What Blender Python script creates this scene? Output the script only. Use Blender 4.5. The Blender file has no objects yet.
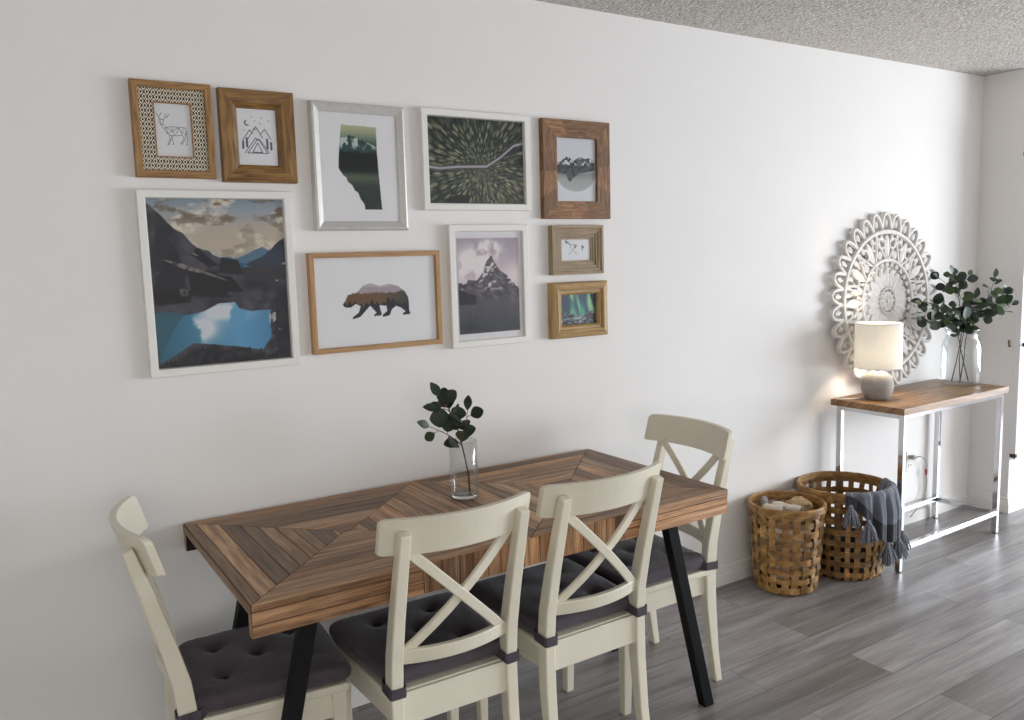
import bpy, math, random
import numpy as np
from mathutils import Vector, Matrix, noise as mnoise
R = math.radians
PI = math.pi
C = bpy.context.scene.collection
scene = bpy.context.scene
rng = random.Random(7)

# ------------------------------------------------------------------ camera
F_PX, PITCH, YAW, ROLL, CAM_D, CAM_H = 831.2, 0.12381, 0.56573, -0.02843, 2.592, 1.5228
cy_, sy_, cp_, sp_ = math.cos(YAW), math.sin(YAW), math.cos(PITCH), math.sin(PITCH)
fw = Vector((sy_ * cp_, cy_ * cp_, -sp_))
rt = Vector((cy_, -sy_, 0))
up = rt.cross(fw)
r2 = rt * math.cos(ROLL) + up * math.sin(ROLL)
u2 = -rt * math.sin(ROLL) + up * math.cos(ROLL)
cam_data = bpy.data.cameras.new('camera')
cam_data.sensor_fit = 'HORIZONTAL'
cam_data.sensor_width = 36.0
cam_data.lens = F_PX * 36.0 / 1024.0
cam_data.clip_start = 0.05
cam = bpy.data.objects.new('camera', cam_data)
C.objects.link(cam)
cam.matrix_world = Matrix(((r2.x, u2.x, -fw.x, 0), (r2.y, u2.y, -fw.y, -CAM_D),
                           (r2.z, u2.z, -fw.z, CAM_H), (0, 0, 0, 1)))
scene.camera = cam

# ------------------------------------------------------------------ world, light, exposure
ROOM_X0, ROOM_X1, ROOM_Y0, ROOM_H = -2.4, 7.8, -5.4, 2.44
NOOK_X, JOG_Y = 4.80, -0.228
WIN_R = (-4.6, -1.35, 0.20, 2.12)      # patio window in the right wall: y0, y1, z0, z1
WIN_F = (-2.25, 1.05, 0.60, 2.2)         # added, unseen window behind the camera for the fill: x0, x1, z0, z1
world = bpy.data.worlds.new('daylight')
scene.world = world
world.use_nodes = True
wn = world.node_tree.nodes
wn['Background'].inputs['Color'].default_value = (0.80, 0.90, 1.0, 1)
wn['Background'].inputs['Strength'].default_value = 1.6


def area_light(name, loc, target, sx, sy, power, color):
    d = bpy.data.lights.new(name, 'AREA')
    d.shape = 'RECTANGLE'
    d.size, d.size_y = sx, sy
    d.energy = power
    d.color = color
    o = bpy.data.objects.new(name, d)
    C.objects.link(o)
    o.location = loc
    o.rotation_euler = (Vector(target) - Vector(loc)).to_track_quat('-Z', 'Y').to_euler()
    return o


area_light('daylight_patio_window', (ROOM_X1 - 0.30, (WIN_R[0] + WIN_R[1]) / 2, (WIN_R[2] + WIN_R[3]) / 2),
           (0, (WIN_R[0] + WIN_R[1]) / 2, (WIN_R[2] + WIN_R[3]) / 2 - 2.2), WIN_R[1] - WIN_R[0] - 0.1, WIN_R[3] - WIN_R[2] - 0.1, 296, (0.86, 0.925, 1.0))
area_light('front_fill', ((WIN_F[0] + WIN_F[1]) / 2, ROOM_Y0 + 0.12, (WIN_F[2] + WIN_F[3]) / 2),
           ((WIN_F[0] + WIN_F[1]) / 2, 0, (WIN_F[2] + WIN_F[3]) / 2), WIN_F[1] - WIN_F[0] - 0.1, WIN_F[3] - WIN_F[2] - 0.1, 32, (1.0, 0.92, 0.82))  # soft warm fill added behind the camera to lift the shadows

vs = scene.view_settings
scene.display_settings.display_device = 'sRGB'
vs.view_transform = 'Standard'
vs.look = 'None'
vs.exposure = 0.0
vs.gamma = 1.0
vs.use_curve_mapping = False


# ------------------------------------------------------------------ small helpers
def lin(c):
    out = []
    for x in c[:3]:
        out.append(x / 12.92 if x <= 0.04045 else ((x + 0.055) / 1.055) ** 2.4)
    return tuple(out)


def hexc(h):
    return lin([int(h[i:i + 2], 16) / 255 for i in (0, 2, 4)])


class MB:
    """collects faces, then links them as one mesh object"""

    def __init__(self):
        self.v, self.f, self.m, self.uv, self.col, self.sm = [], [], [], [], [], []

    def face(self, pts, mi=0, uv=None, col=(1, 1, 1), smooth=False):
        b = len(self.v)
        self.v += [tuple(p) for p in pts]
        self.f.append(list(range(b, b + len(pts))))
        self.m.append(mi)
        self.uv.append(uv)
        self.col.append(col)
        self.sm.append(smooth)

    def mesh(self, vs_, fs, mi=0, smooth=False, col=(1, 1, 1)):
        b = len(self.v)
        self.v += [tuple(p) for p in vs_]
        for f in fs:
            self.f.append([b + i for i in f])
            self.m.append(mi)
            self.uv.append(None)
            self.col.append(col)
            self.sm.append(smooth)

    def box(self, x0, x1, y0, y1, z0, z1, mi=0, mat=None, col=(1, 1, 1)):
        p = [Vector(q) for q in ((x0, y0, z0), (x1, y0, z0), (x1, y1, z0), (x0, y1, z0), (x0, y0, z1), (x1, y0, z1), (x1, y1, z1), (x0, y1, z1))]
        if mat is not None:
            p = [mat @ q for q in p]
        self.mesh(p, [(3, 2, 1, 0), (4, 5, 6, 7), (0, 1, 5, 4), (1, 2, 6, 5), (2, 3, 7, 6), (3, 0, 4, 7)], mi, False, col)

    def loft(self, rings, caps=True, closed=False, mi=0, smooth=False, col=(1, 1, 1)):
        n = len(rings[0])
        vs_ = [p for r in rings for p in r]
        fs = []
        m = len(rings)
        for i in range(m if closed else m - 1):
            a, b = i * n, ((i + 1) % m) * n
            for j in range(n):
                k = (j + 1) % n
                fs.append((a + j, a + k, b + k, b + j))
        if caps and not closed:
            fs.append(tuple(range(n - 1, -1, -1)))
            fs.append(tuple(range((m - 1) * n, m * n)))
        self.mesh(vs_, fs, mi, smooth, col)

    def tube(self, pts, rad, n=8, mi=0, closed=False, col=(1, 1, 1), smooth=True):
        pts = [Vector(p) for p in pts]
        rings = []
        nrm = None
        m = len(pts)
        for i, p in enumerate(pts):
            if closed:
                t = (pts[(i + 1) % m] - pts[i - 1]).normalized()
            else:
                t = (pts[min(i + 1, m - 1)] - pts[max(i - 1, 0)]).normalized()
            if nrm is None:
                a = Vector((0, 0, 1)) if abs(t.z) < 0.9 else Vector((1, 0, 0))
                nrm = t.cross(a).normalized()
            nrm = (nrm - t * nrm.dot(t)).normalized()
            bi = t.cross(nrm)
            r = rad[i] if isinstance(rad, (list, tuple)) else rad
            rings.append([p + nrm * (r * math.cos(2 * PI * j / n)) + bi * (r * math.sin(2 * PI * j / n)) for j in range(n)])
        self.loft(rings, True, closed, mi, smooth, col)

    def lathe(self, prof, n=40, cx=0, cy=0, mi=0, smooth=True, closed=False, cap=False):
        rings = [[(cx + r * math.cos(2 * PI * j / n), cy + r * math.sin(2 * PI * j / n), z) for j in range(n)] for r, z in prof]
        self.loft(rings, cap, closed, mi, smooth)

    def strip(self, pts, nrm, width, thick, mi=0, col=(1, 1, 1), closed=False, smooth=False):
        """flat band of rectangular section along pts; nrm(i) gives the face normal"""
        rings = []
        m = len(pts)
        pts = [Vector(p) for p in pts]
        for i, p in enumerate(pts):
            t = ((pts[(i + 1) % m] - pts[i - 1]) if closed else (pts[min(i + 1, m - 1)] - pts[max(i - 1, 0)])).normalized()
            nn = Vector(nrm(i) if callable(nrm) else nrm)
            nn = (nn - t * nn.dot(t)).normalized()
            s = t.cross(nn)
            w = width(i) if callable(width) else width
            rings.append([p + s * w / 2 + nn * thick / 2, p - s * w / 2 + nn * thick / 2, p - s * w / 2 - nn * thick / 2, p + s * w / 2 - nn * thick / 2])
        self.loft(rings, True, closed, mi, smooth, col)

    def build(self, name, mats, parent=None, bevel=0, segs=2, subsurf=0):
        me = bpy.data.meshes.new(name)
        me.from_pydata(self.v, [], self.f)
        if not isinstance(mats, (list, tuple)):
            mats = [mats]
        for mt in mats:
            me.materials.append(mt)
        me.polygons.foreach_set('material_index', self.m)
        me.polygons.foreach_set('use_smooth', self.sm)
        if any(u is not None for u in self.uv):
            ul = me.uv_layers.new(name='UVMap')
            flat = []
            for f, u in zip(self.f, self.uv):
                for i in range(len(f)):
                    flat += list(u[i]) if u is not None else [0, 0]
            ul.data.foreach_set('uv', flat)
        if any(c != (1, 1, 1) for c in self.col):
            ca = me.color_attributes.new('tone', 'FLOAT_COLOR', 'CORNER')
            flat = []
            for f, c in zip(self.f, self.col):
                flat += [c[0], c[1], c[2], 1.0] * len(f)
            ca.data.foreach_set('color', flat)
        me.update()
        o = bpy.data.objects.new(name, me)
        C.objects.link(o)
        if parent is not None:
            o.parent = parent
        if bevel:
            b = o.modifiers.new('bevel', 'BEVEL')
            b.width = bevel
            b.segments = segs
            b.limit_method = 'ANGLE'
            b.angle_limit = R(35)
        if subsurf:
            s = o.modifiers.new('sub', 'SUBSURF')
            s.levels = s.render_levels = subsurf
        return o


def tag(o, label, cat, group=None):
    o['label'] = label
    o['category'] = cat
    if group:
        o['group'] = group
    return o


def thing(name, label, cat, loc=(0, 0, 0), rotz=0, group=None):
    o = bpy.data.objects.new(name, None)
    C.objects.link(o)
    o.empty_display_size = 0.05
    o.location = loc
    o.rotation_euler = (0, 0, rotz)
    return tag(o, label, cat, group)


def struct(o):
    o['kind'] = 'structure'
    return o


def copy_tree(o, parent=None):
    c = o.copy()
    C.objects.link(c)
    if parent is not None:
        c.parent = parent
    for ch in list(o.children):
        copy_tree(ch, c)
    return c


def catmull(pts, n=8):
    pts = [Vector(p) for p in pts]
    P = [pts[0] * 2 - pts[1]] + pts + [pts[-1] * 2 - pts[-2]]
    out = []
    for i in range(1, len(P) - 2):
        for k in range(n):
            t = k / n
            a, b, c, d = P[i - 1], P[i], P[i + 1], P[i + 2]
            out.append(0.5 * ((2 * b) + (c - a) * t + (2 * a - 5 * b + 4 * c - d) * t * t + (3 * b - a - 3 * c + d) * t ** 3))
    out.append(pts[-1])
    return out


# ------------------------------------------------------------------ materials
def new_mat(name):
    m = bpy.data.materials.new(name)
    m.use_nodes = True
    nt = m.node_tree
    return m, nt, nt.nodes, nt.links, nt.nodes['Principled BSDF']


def N(nt, typ, **kw):
    n = nt.nodes.new(typ)
    for k, v in kw.items():
        setattr(n, k, v)
    return n


def ramp(nt, stops):
    r = nt.nodes.new('ShaderNodeValToRGB')
    e = r.color_ramp.elements
    while len(e) > 1:
        e.remove(e[-1])
    e[0].position = stops[0][0]
    e[0].color = (*stops[0][1], 1)
    for p, c in stops[1:]:
        x = e.new(p)
        x.color = (*c, 1)
    return r


def mapping(nt, coord, scale, rot=(0, 0, 0), loc=(0, 0, 0)):
    tc = nt.nodes.new('ShaderNodeTexCoord')
    mp = nt.nodes.new('ShaderNodeMapping')
    mp.inputs['Scale'].default_value = scale
    mp.inputs['Rotation'].default_value = rot
    mp.inputs['Location'].default_value = loc
    nt.links.new(tc.outputs[coord], mp.inputs['Vector'])
    return mp


def noise_tex(nt, mp, scale, detail=4, rough=0.55, dist=0.0):
    n = nt.nodes.new('ShaderNodeTexNoise')
    n.inputs['Scale'].default_value = scale
    n.inputs['Detail'].default_value = detail
    n.inputs['Roughness'].default_value = rough
    n.inputs['Distortion'].default_value = dist
    if mp is not None:
        nt.links.new(mp.outputs['Vector'], n.inputs['Vector'])
    return n


def add_bump(nt, bs, src, strength, dist):
    b = nt.nodes.new('ShaderNodeBump')
    b.inputs['Strength'].default_value = strength
    b.inputs['Distance'].default_value = dist
    nt.links.new(src, b.inputs['Height'])
    nt.links.new(b.outputs['Normal'], bs.inputs['Normal'])


def mat_plain(name, c, rough=0.5, var=0.06, scale=30, bump=0.0, metallic=0.0, coord='Object', sheen=0.0):
    m, nt, nd, lk, bs = new_mat(name)
    mp = mapping(nt, coord, (1, 1, 1))
    n = noise_tex(nt, mp, scale, 5)
    a = tuple(max(0, x * (1 - var)) for x in c)
    b = tuple(min(1, x * (1 + var)) for x in c)
    r = ramp(nt, [(0.3, a), (0.7, b)])
    lk.new(n.outputs['Fac'], r.inputs['Fac'])
    lk.new(r.outputs['Color'], bs.inputs['Base Color'])
    bs.inputs['Roughness'].default_value = rough
    bs.inputs['Metallic'].default_value = metallic
    if sheen:
        bs.inputs['Sheen Weight'].default_value = sheen
        bs.inputs['Sheen Roughness'].default_value = 0.4
    if bump:
        add_bump(nt, bs, n.outputs['Fac'], bump, 0.01)
    return m


def mat_wood(name, dark, mid, light, coord='UV', stretch=(2.2, 26, 26), rough=0.5, tone=True, bump=0.25, knots=True, scale=2.0):
    """wood with its grain along the first texture axis; 'tone' multiplies a colour per board"""
    m, nt, nd, lk, bs = new_mat(name)
    mp = mapping(nt, coord, stretch)
    n1 = noise_tex(nt, mp, scale, 7, 0.62, 0.35)
    r = ramp(nt, [(0.28, dark), (0.5, mid), (0.75, light)])
    lk.new(n1.outputs['Fac'], r.inputs['Fac'])
    mp2 = mapping(nt, coord, (stretch[0] * 0.35, stretch[1] * 3.0, stretch[2] * 3.0))
    n2 = noise_tex(nt, mp2, scale * 2, 3, 0.6)
    r2_ = ramp(nt, [(0.33, (0.52, 0.5, 0.48)), (0.55, (1, 1, 1))])
    lk.new(n2.outputs['Fac'], r2_.inputs['Fac'])
    mx = N(nt, 'ShaderNodeMix', data_type='RGBA', blend_type='MULTIPLY')
    mx.inputs[0].default_value = 0.8
    lk.new(r.outputs['Color'], mx.inputs[6])
    lk.new(r2_.outputs['Color'], mx.inputs[7])
    out = mx.outputs[2]
    if tone:
        at = N(nt, 'ShaderNodeAttribute', attribute_name='tone')
        m2 = N(nt, 'ShaderNodeMix', data_type='RGBA', blend_type='MULTIPLY')
        m2.inputs[0].default_value = 1.0
        lk.new(out, m2.inputs[6])
        lk.new(at.outputs['Color'], m2.inputs[7])
        out = m2.outputs[2]
    lk.new(out, bs.inputs['Base Color'])
    bs.inputs['Roughness'].default_value = rough
    add_bump(nt, bs, n2.outputs['Fac'], bump, 0.004)
    return m


def mat_tone(name, rough=0.6, spec=0.5, sheen=0.0):
    """base colour straight from the mesh's own colours (leaves, printed pictures)"""
    m, nt, nd, lk, bs = new_mat(name)
    at = N(nt, 'ShaderNodeAttribute', attribute_name='tone')
    lk.new(at.outputs['Color'], bs.inputs['Base Color'])
    bs.inputs['Roughness'].default_value = rough
    bs.inputs['Specular IOR Level'].default_value = spec
    return m


def mat_glass(name, tint=(1, 1, 1), lo=0.03, hi=0.75, blend=0.35, edge=(0.8, 0.85, 0.85)):
    """thin clear glass: transparent seen square on, reflecting towards its edges"""
    m, nt, nd, lk, bs = new_mat(name)
    nd.remove(bs)
    out = nd['Material Output']
    tr = N(nt, 'ShaderNodeBsdfTransparent')
    gl = N(nt, 'ShaderNodeBsdfGlossy')
    gl.inputs['Roughness'].default_value = 0.02
    lw = N(nt, 'ShaderNodeLayerWeight')
    lw.inputs['Blend'].default_value = blend
    mr = N(nt, 'ShaderNodeMapRange')
    mr.inputs['To Min'].default_value = lo
    mr.inputs['To Max'].default_value = hi
    lk.new(lw.outputs['Fresnel' if blend < 0.3 else 'Facing'], mr.inputs['Value'])
    cr = ramp(nt, [(0.0, tint), (0.75, tint), (1.0, edge)])
    lk.new(lw.outputs['Facing'], cr.inputs['Fac'])
    lk.new(cr.outputs['Color'], tr.inputs['Color'])
    mx = N(nt, 'ShaderNodeMixShader')
    lk.new(mr.outputs['Result'], mx.inputs['Fac'])
    lk.new(tr.outputs[0], mx.inputs[1])
    lk.new(gl.outputs[0], mx.inputs[2])
    lk.new(mx.outputs[0], out.inputs['Surface'])
    return m


M = {}
M['wall'] = mat_plain('wall_paint', hexc('ECE9E6'), 0.75, 0.012, 3, 0.0)
M['trim'] = mat_plain('trim_paint', hexc('EBE8E4'), 0.4, 0.02, 8)
M['white_paint'] = mat_plain('white_door_paint', hexc('ECEBEA'), 0.4, 0.02, 6)
M['chair'] = mat_plain('cream_chair_paint', hexc('E6DFCB'), 0.38, 0.03, 9)
M['cushion'] = mat_plain('charcoal_velvet', hexc('4C444A'), 0.85, 0.18, 22, 0.15, sheen=0.25)
M['strap'] = mat_plain('charcoal_strap', hexc('4A434A'), 0.8, 0.15, 60, 0.1)
M['black'] = mat_plain('black_steel', (0.004, 0.004, 0.005), 0.6, 0.1, 40)
M['black'].node_tree.nodes['Principled BSDF'].inputs['Specular IOR Level'].default_value = 0.2
M['chrome'] = mat_plain('polished_chrome', (0.60, 0.60, 0.61), 0.07, 0.03, 6, metallic=1.0)
M['dark_metal'] = mat_plain('dark_bronze', hexc('4A3A2E'), 0.4, 0.15, 60, metallic=0.7)
M['gap'] = mat_plain('board_gap', hexc('241610'), 0.9, 0.2, 40)
M['table'] = mat_wood('reclaimed_teak', hexc('644630'), hexc('AE8560'), hexc('DDB98E'), 'UV', (2.0, 26, 1), 0.45, True, 0.35)
M['console_top'] = mat_wood('oiled_pine', hexc('5A3D24'), hexc('96704A'), hexc('BE9568'), 'UV', (2.0, 24, 1), 0.38, True, 0.2)
M['oak'] = mat_wood('oak_moulding', hexc('9A7148'), hexc('B98F61'), hexc('CBA576'), 'UV', (3, 60, 1), 0.5, False, 0.1)
M['brown_frame'] = mat_wood('brown_acacia', hexc('4C2E15'), hexc('85602F'), hexc('B38B4E'), 'UV', (4, 40, 1), 0.4, False, 0.2, scale=1.6)
M['tan_frame'] = mat_wood('tan_acacia', hexc('6E4C28'), hexc('A07748'), hexc('C19A66'), 'UV', (5, 50, 1), 0.45, False, 0.15)
M['rustic'] = mat_wood('rustic_blocks', hexc('50341D'), hexc('8E643F'), hexc('BC9262'), 'UV', (6, 60, 1), 0.6, True, 0.4)
M['driftwood'] = mat_wood('driftwood', hexc('7C6850'), hexc('A08A6C'), hexc('BCA789'), 'UV', (4, 60, 1), 0.6, False, 0.3)
M['golden'] = mat_wood('golden_wood', hexc('8A683C'), hexc('B18F5C'), hexc('CCAE7B'), 'UV', (4, 50, 1), 0.5, False, 0.2)
M['white_frame'] = mat_plain('white_lacquer', hexc('EAE7E2'), 0.35, 0.01, 10)
M['silver_frame'] = mat_plain('silver_moulding', hexc('CDCAC6'), 0.4, 0.06, 60, metallic=0.2)
M['paper'] = mat_plain('white_card', hexc('ECEBEC'), 0.8, 0.01, 20)
M['backing'] = mat_plain('frame_backing', hexc('5A4A3A'), 0.9, 0.1, 30)
M['print'] = mat_tone('printed_paper', 0.45, 0.3)
M['pane'] = mat_glass('picture_glass', (1, 1, 1), 0.012, 1.0, 0.10)
M['glass'] = mat_glass('clear_vase_glass', (0.975, 0.985, 0.985), 0.02, 0.48, 0.35, (0.66, 0.71, 0.72))
M['leaf'] = mat_tone('eucalyptus_leaf', 0.45, 0.4)
M['stem'] = mat_plain('brown_stem', hexc('47312A'), 0.6, 0.2, 60)
M['carving'] = mat_plain('whitewashed_carving', hexc('E0DCD8'), 0.7, 0.07, 40, 0.2)
M['concrete'] = mat_plain('grey_ceramic', hexc('9D9995'), 0.75, 0.08, 45, 0.1)
M['bamboo'] = mat_wood('bamboo_strip', hexc('664A2A'), hexc('A07A47'), hexc('CDA96F'), 'Object', (14, 14, 30), 0.42, True, 0.2, scale=1.2)
M['cream_cloth'] = mat_plain('cream_cotton', hexc('E4DACA'), 0.9, 0.06, 40, 0.3)
M['beige_cloth'] = mat_plain('beige_cotton', hexc('C7AC88'), 0.9, 0.08, 40, 0.3)
M['grey_cloth'] = mat_plain('grey_cotton', hexc('A6A3A8'), 0.9, 0.08, 40, 0.3)
M['navy_cloth'] = mat_plain('dark_blanket', hexc('2B2B30'), 0.9, 0.1, 40, 0.3)
M['tassel'] = mat_plain('charcoal_yarn', hexc('80828B'), 0.9, 0.25, 120, 0.5)
M['plastic'] = mat_plain('white_plastic', hexc('E4E2DE'), 0.35, 0.01, 20)
M['cord'] = mat_plain('grey_cord', hexc('A9A6A2'), 0.5, 0.05, 30)
M['red'] = mat_plain('red_tag', hexc('B0483C'), 0.5, 0.05, 30)
M['brass'] = mat_plain('brass_fitting', hexc('B59A60'), 0.3, 0.05, 30, metallic=0.9)


def mat_floor():
    m, nt, nd, lk, bs = new_mat('grey_vinyl_planks')
    tc = N(nt, 'ShaderNodeTexCoord')
    mp = N(nt, 'ShaderNodeMapping')
    mp.inputs['Location'].default_value = (-2.637 + 1.22 * 8, 0.928 + 0.177 * 137, 0)
    lk.new(tc.outputs['Object'], mp.inputs['Vector'])
    br = N(nt, 'ShaderNodeTexBrick')
    br.offset = 0.37
    br.offset_frequency = 2
    br.inputs['Scale'].default_value = 1.0
    br.inputs['Brick Width'].default_value = 1.22
    br.inputs['Row Height'].default_value = 0.177
    br.inputs['Mortar Size'].default_value = 0.0012
    br.inputs['Mortar Smooth'].default_value = 0.1
    br.inputs['Color1'].default_value = (0, 0, 0, 1)
    br.inputs['Color2'].default_value = (1, 1, 1, 1)
    br.inputs['Mortar'].default_value = (0.5, 0.5, 0.5, 1)
    lk.new(mp.outputs['Vector'], br.inputs['Vector'])
    # grain, shifted per plank
    sep = N(nt, 'ShaderNodeVectorMath', operation='MULTIPLY')
    lk.new(br.outputs['Color'], sep.inputs[0])
    sep.inputs[1].default_value = (37.0, 11.0, 5.0)
    ad = N(nt, 'ShaderNodeVectorMath', operation='ADD')
    lk.new(tc.outputs['Object'], ad.inputs[0])
    lk.new(sep.outputs[0], ad.inputs[1])
    m1 = N(nt, 'ShaderNodeMapping')
    m1.inputs['Scale'].default_value = (0.9, 12, 1)
    lk.new(ad.outputs[0], m1.inputs['Vector'])
    n1 = noise_tex(nt, m1, 1.6, 6, 0.6, 0.6)
    m2 = N(nt, 'ShaderNodeMapping')
    m2.inputs['Scale'].default_value = (2.2, 60, 1)
    lk.new(ad.outputs[0], m2.inputs['Vector'])
    n2 = noise_tex(nt, m2, 2.0, 4, 0.6, 0.2)
    r1 = ramp(nt, [(0.25, hexc('6D6867')), (0.47, hexc('918C8B')), (0.62, hexc('A49F9E')), (0.8, hexc('B8B4B3'))])
    lk.new(n1.outputs['Fac'], r1.inputs['Fac'])
    r2_ = ramp(nt, [(0.3, (0.72, 0.71, 0.70)), (0.6, (1, 1, 1))])
    lk.new(n2.outputs['Fac'], r2_.inputs['Fac'])
    a = N(nt, 'ShaderNodeMix', data_type='RGBA', blend_type='MULTIPLY')
    a.inputs[0].default_value = 0.8
    lk.new(r1.outputs['Color'], a.inputs[6])
    lk.new(r2_.outputs['Color'], a.inputs[7])
    r3 = ramp(nt, [(0.0, (0.68, 0.665, 0.65)), (0.4, (0.92, 0.92, 0.92)), (1.0, (1.1, 1.1, 1.11))])
    lk.new(br.outputs['Color'], r3.inputs['Fac'])
    b = N(nt, 'ShaderNodeMix', data_type='RGBA', blend_type='MULTIPLY')
    b.inputs[0].default_value = 1.0
    lk.new(a.outputs[2], b.inputs[6])
    lk.new(r3.outputs['Color'], b.inputs[7])
    c = N(nt, 'ShaderNodeMix', data_type='RGBA', blend_type='MIX')
    lk.new(br.outputs['Fac'], c.inputs[0])
    lk.new(b.outputs[2], c.inputs[6])
    c.inputs[7].default_value = (*hexc('4E4A48'), 1)
    lk.new(c.outputs[2], bs.inputs['Base Color'])
    bs.inputs['Roughness'].default_value = 0.36
    bs.inputs['Specular IOR Level'].default_value = 0.55
    add_bump(nt, bs, n2.outputs['Fac'], 0.12, 0.004)
    return m


def mat_ceiling():
    m, nt, nd, lk, bs = new_mat('popcorn_ceiling')
    mp = mapping(nt, 'Object', (1, 1, 1))
    n = noise_tex(nt, mp, 62, 4, 0.7)
    v = N(nt, 'ShaderNodeTexVoronoi')
    v.inputs['Scale'].default_value = 78
    lk.new(mp.outputs['Vector'], v.inputs['Vector'])
    r = ramp(nt, [(0.35, hexc('AAA49E')), (0.62, hexc('DAD5CF'))])  # dark speckle: shading between the lumps put into the colour
    lk.new(n.outputs['Fac'], r.inputs['Fac'])
    lk.new(r.outputs['Color'], bs.inputs['Base Color'])
    bs.inputs['Roughness'].default_value = 0.95
    mul = N(nt, 'ShaderNodeMath', operation='SUBTRACT')
    lk.new(n.outputs['Fac'], mul.inputs[0])
    lk.new(v.outputs['Distance'], mul.inputs[1])
    add_bump(nt, bs, mul.outputs[0], 0.7, 0.010)
    return m


M['floor'] = mat_floor()
M['ceiling'] = mat_ceiling()


# ------------------------------------------------------------------ the room
def slab(name, x0, x1, y0, y1, z0, z1, m):
    b = MB()
    b.box(x0, x1, y0, y1, z0, z1)
    return struct(b.build(name, m))


slab('floor', ROOM_X0 - 0.1, ROOM_X1 + 0.1, ROOM_Y0 - 0.1, 0.1, -0.1, 0.0, M['floor'])
slab('ceiling', ROOM_X0 - 0.1, ROOM_X1 + 0.1, ROOM_Y0 - 0.1, 0.1, ROOM_H, ROOM_H + 0.1, M['ceiling'])
slab('wall_back', ROOM_X0 - 0.1, NOOK_X + 0.05, 0.0, 0.1, 0.0, ROOM_H, M['wall'])
slab('wall_nook', NOOK_X, ROOM_X1 + 0.1, JOG_Y, 0.1, 0.0, ROOM_H, M['wall'])
slab('wall_left', ROOM_X0 - 0.1, ROOM_X0, ROOM_Y0, 0.0, 0.0, ROOM_H, M['wall'])


def holed_wall(name, axis, pos, a0, a1, hole):
    """a wall with one window opening, as one mesh"""
    b = MB()
    h0, h1, z0, z1 = hole
    for (p0, p1, q0, q1) in ((a0, h0, 0, ROOM_H), (h1, a1, 0, ROOM_H), (h0, h1, 0, z0), (h0, h1, z1, ROOM_H)):
        if axis == 'x':
            b.box(pos, pos + 0.1, p0, p1, q0, q1)
        else:
            b.box(p0, p1, pos - 0.1, pos, q0, q1)
    return struct(b.build(name, M['wall']))


holed_wall('wall_right', 'x', ROOM_X1, ROOM_Y0, JOG_Y, WIN_R)
holed_wall('wall_front', 'y', ROOM_Y0, ROOM_X0, ROOM_X1, WIN_F)


def window(name, axis, pos, hole):
    e = bpy.data.objects.new(name, None)
    C.objects.link(e)
    struct(e)
    h0, h1, z0, z1 = hole
    b = MB()
    w = 0.06
    mid = (h0 + h1) / 2
    g = MB()
    for (p0, p1, q0, q1) in ((h0, h1, z0, z0 + w), (h0, h1, z1 - w, z1), (h0, h0 + w, z0 + w, z1 - w), (h1 - w, h1, z0 + w, z1 - w), (mid - w / 2, mid + w / 2, z0 + w, z1 - w)):
        if axis == 'x':
            b.box(pos + 0.02, pos + 0.08, p0, p1, q0, q1)
        else:
            b.box(p0, p1, pos - 0.08, pos - 0.02, q0, q1)
    if axis == 'x':
        g.box(pos + 0.045, pos + 0.05, h0 + 0.01, h1 - 0.01, z0 + 0.01, z1 - 0.01)
    else:
        g.box(h0 + 0.01, h1 - 0.01, pos - 0.05, pos - 0.045, z0 + 0.01, z1 - 0.01)
    b.build('window_frame', M['trim'], e)
    g.build('window_pane', M['pane'], e)


window('window_1', 'x', ROOM_X1, WIN_R)
window('added_fill_window', 'y', ROOM_Y0, WIN_F)  # added out of view to go with the fill

BASE_PROF = [(0, 0), (0.014, 0), (0.014, 0.048), (0.012, 0.056), (0.012, 0.066), (0.008, 0.070), (0.008, 0.080), (0.004, 0.088), (0, 0.090)]


def baseboard(name, path, mat=None):
    """profile swept along a polyline of wall foot points; offset to the room side (left of travel)"""
    rings = []
    path = [Vector((p[0], p[1], 0)) for p in path]
    for i, p in enumerate(path):
        d0 = (path[i] - path[i - 1]).normalized() if i > 0 else None
        d1 = (path[i + 1] - path[i]).normalized() if i < len(path) - 1 else None
        n0 = Vector((d0.y, -d0.x, 0)) if d0 else None
        n1 = Vector((d1.y, -d1.x, 0)) if d1 else None
        if n0 and n1:
            nn = (n0 + n1)
            nn = nn / nn.dot(n0) if nn.dot(n0) else n0
        else:
            nn = n0 or n1
        rings.append([p + nn * o + Vector((0, 0, z)) for o, z in BASE_PROF])
    b = MB()
    b.loft(rings, True)
    return struct(b.build(name, M['trim']))


baseboard('baseboard_back', [(ROOM_X0, 0.0), (NOOK_X - 0.014, 0.0)])
baseboard('baseboard_right', [(NOOK_X, 0.0), (NOOK_X, JOG_Y), (ROOM_X1, JOG_Y)])


# ------------------------------------------------------------------ printed pictures (coloured point grids)
def vnoise(u, v, seed):
    r = np.random.RandomState(seed)
    g = r.rand(64, 64)
    ui, vi = np.floor(u).astype(int), np.floor(v).astype(int)
    fu, fv = u - ui, v - vi
    fu, fv = fu * fu * (3 - 2 * fu), fv * fv * (3 - 2 * fv)
    a, b = g[ui % 64, vi % 64], g[(ui + 1) % 64, vi % 64]
    c, d = g[ui % 64, (vi + 1) % 64], g[(ui + 1) % 64, (vi + 1) % 64]
    return (a * (1 - fu) + b * fu) * (1 - fv) + (c * (1 - fu) + d * fu) * fv


def fbm(u, v, seed, o=5):
    s, a, t = 0, 0.5, 0
    for i in range(o):
        s = s + a * vnoise(u * 2 ** i, v * 2 ** i, seed + i)
        t += a
        a *= 0.55
    return s / t


def sm(a, b, x):
    t = np.clip((x - a) / (b - a), 0, 1)
    return t * t * (3 - 2 * t)


def mixc(base, col, mask):
    c = np.array(col, float)
    return base * (1 - mask[..., None]) + c * mask[..., None]


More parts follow.
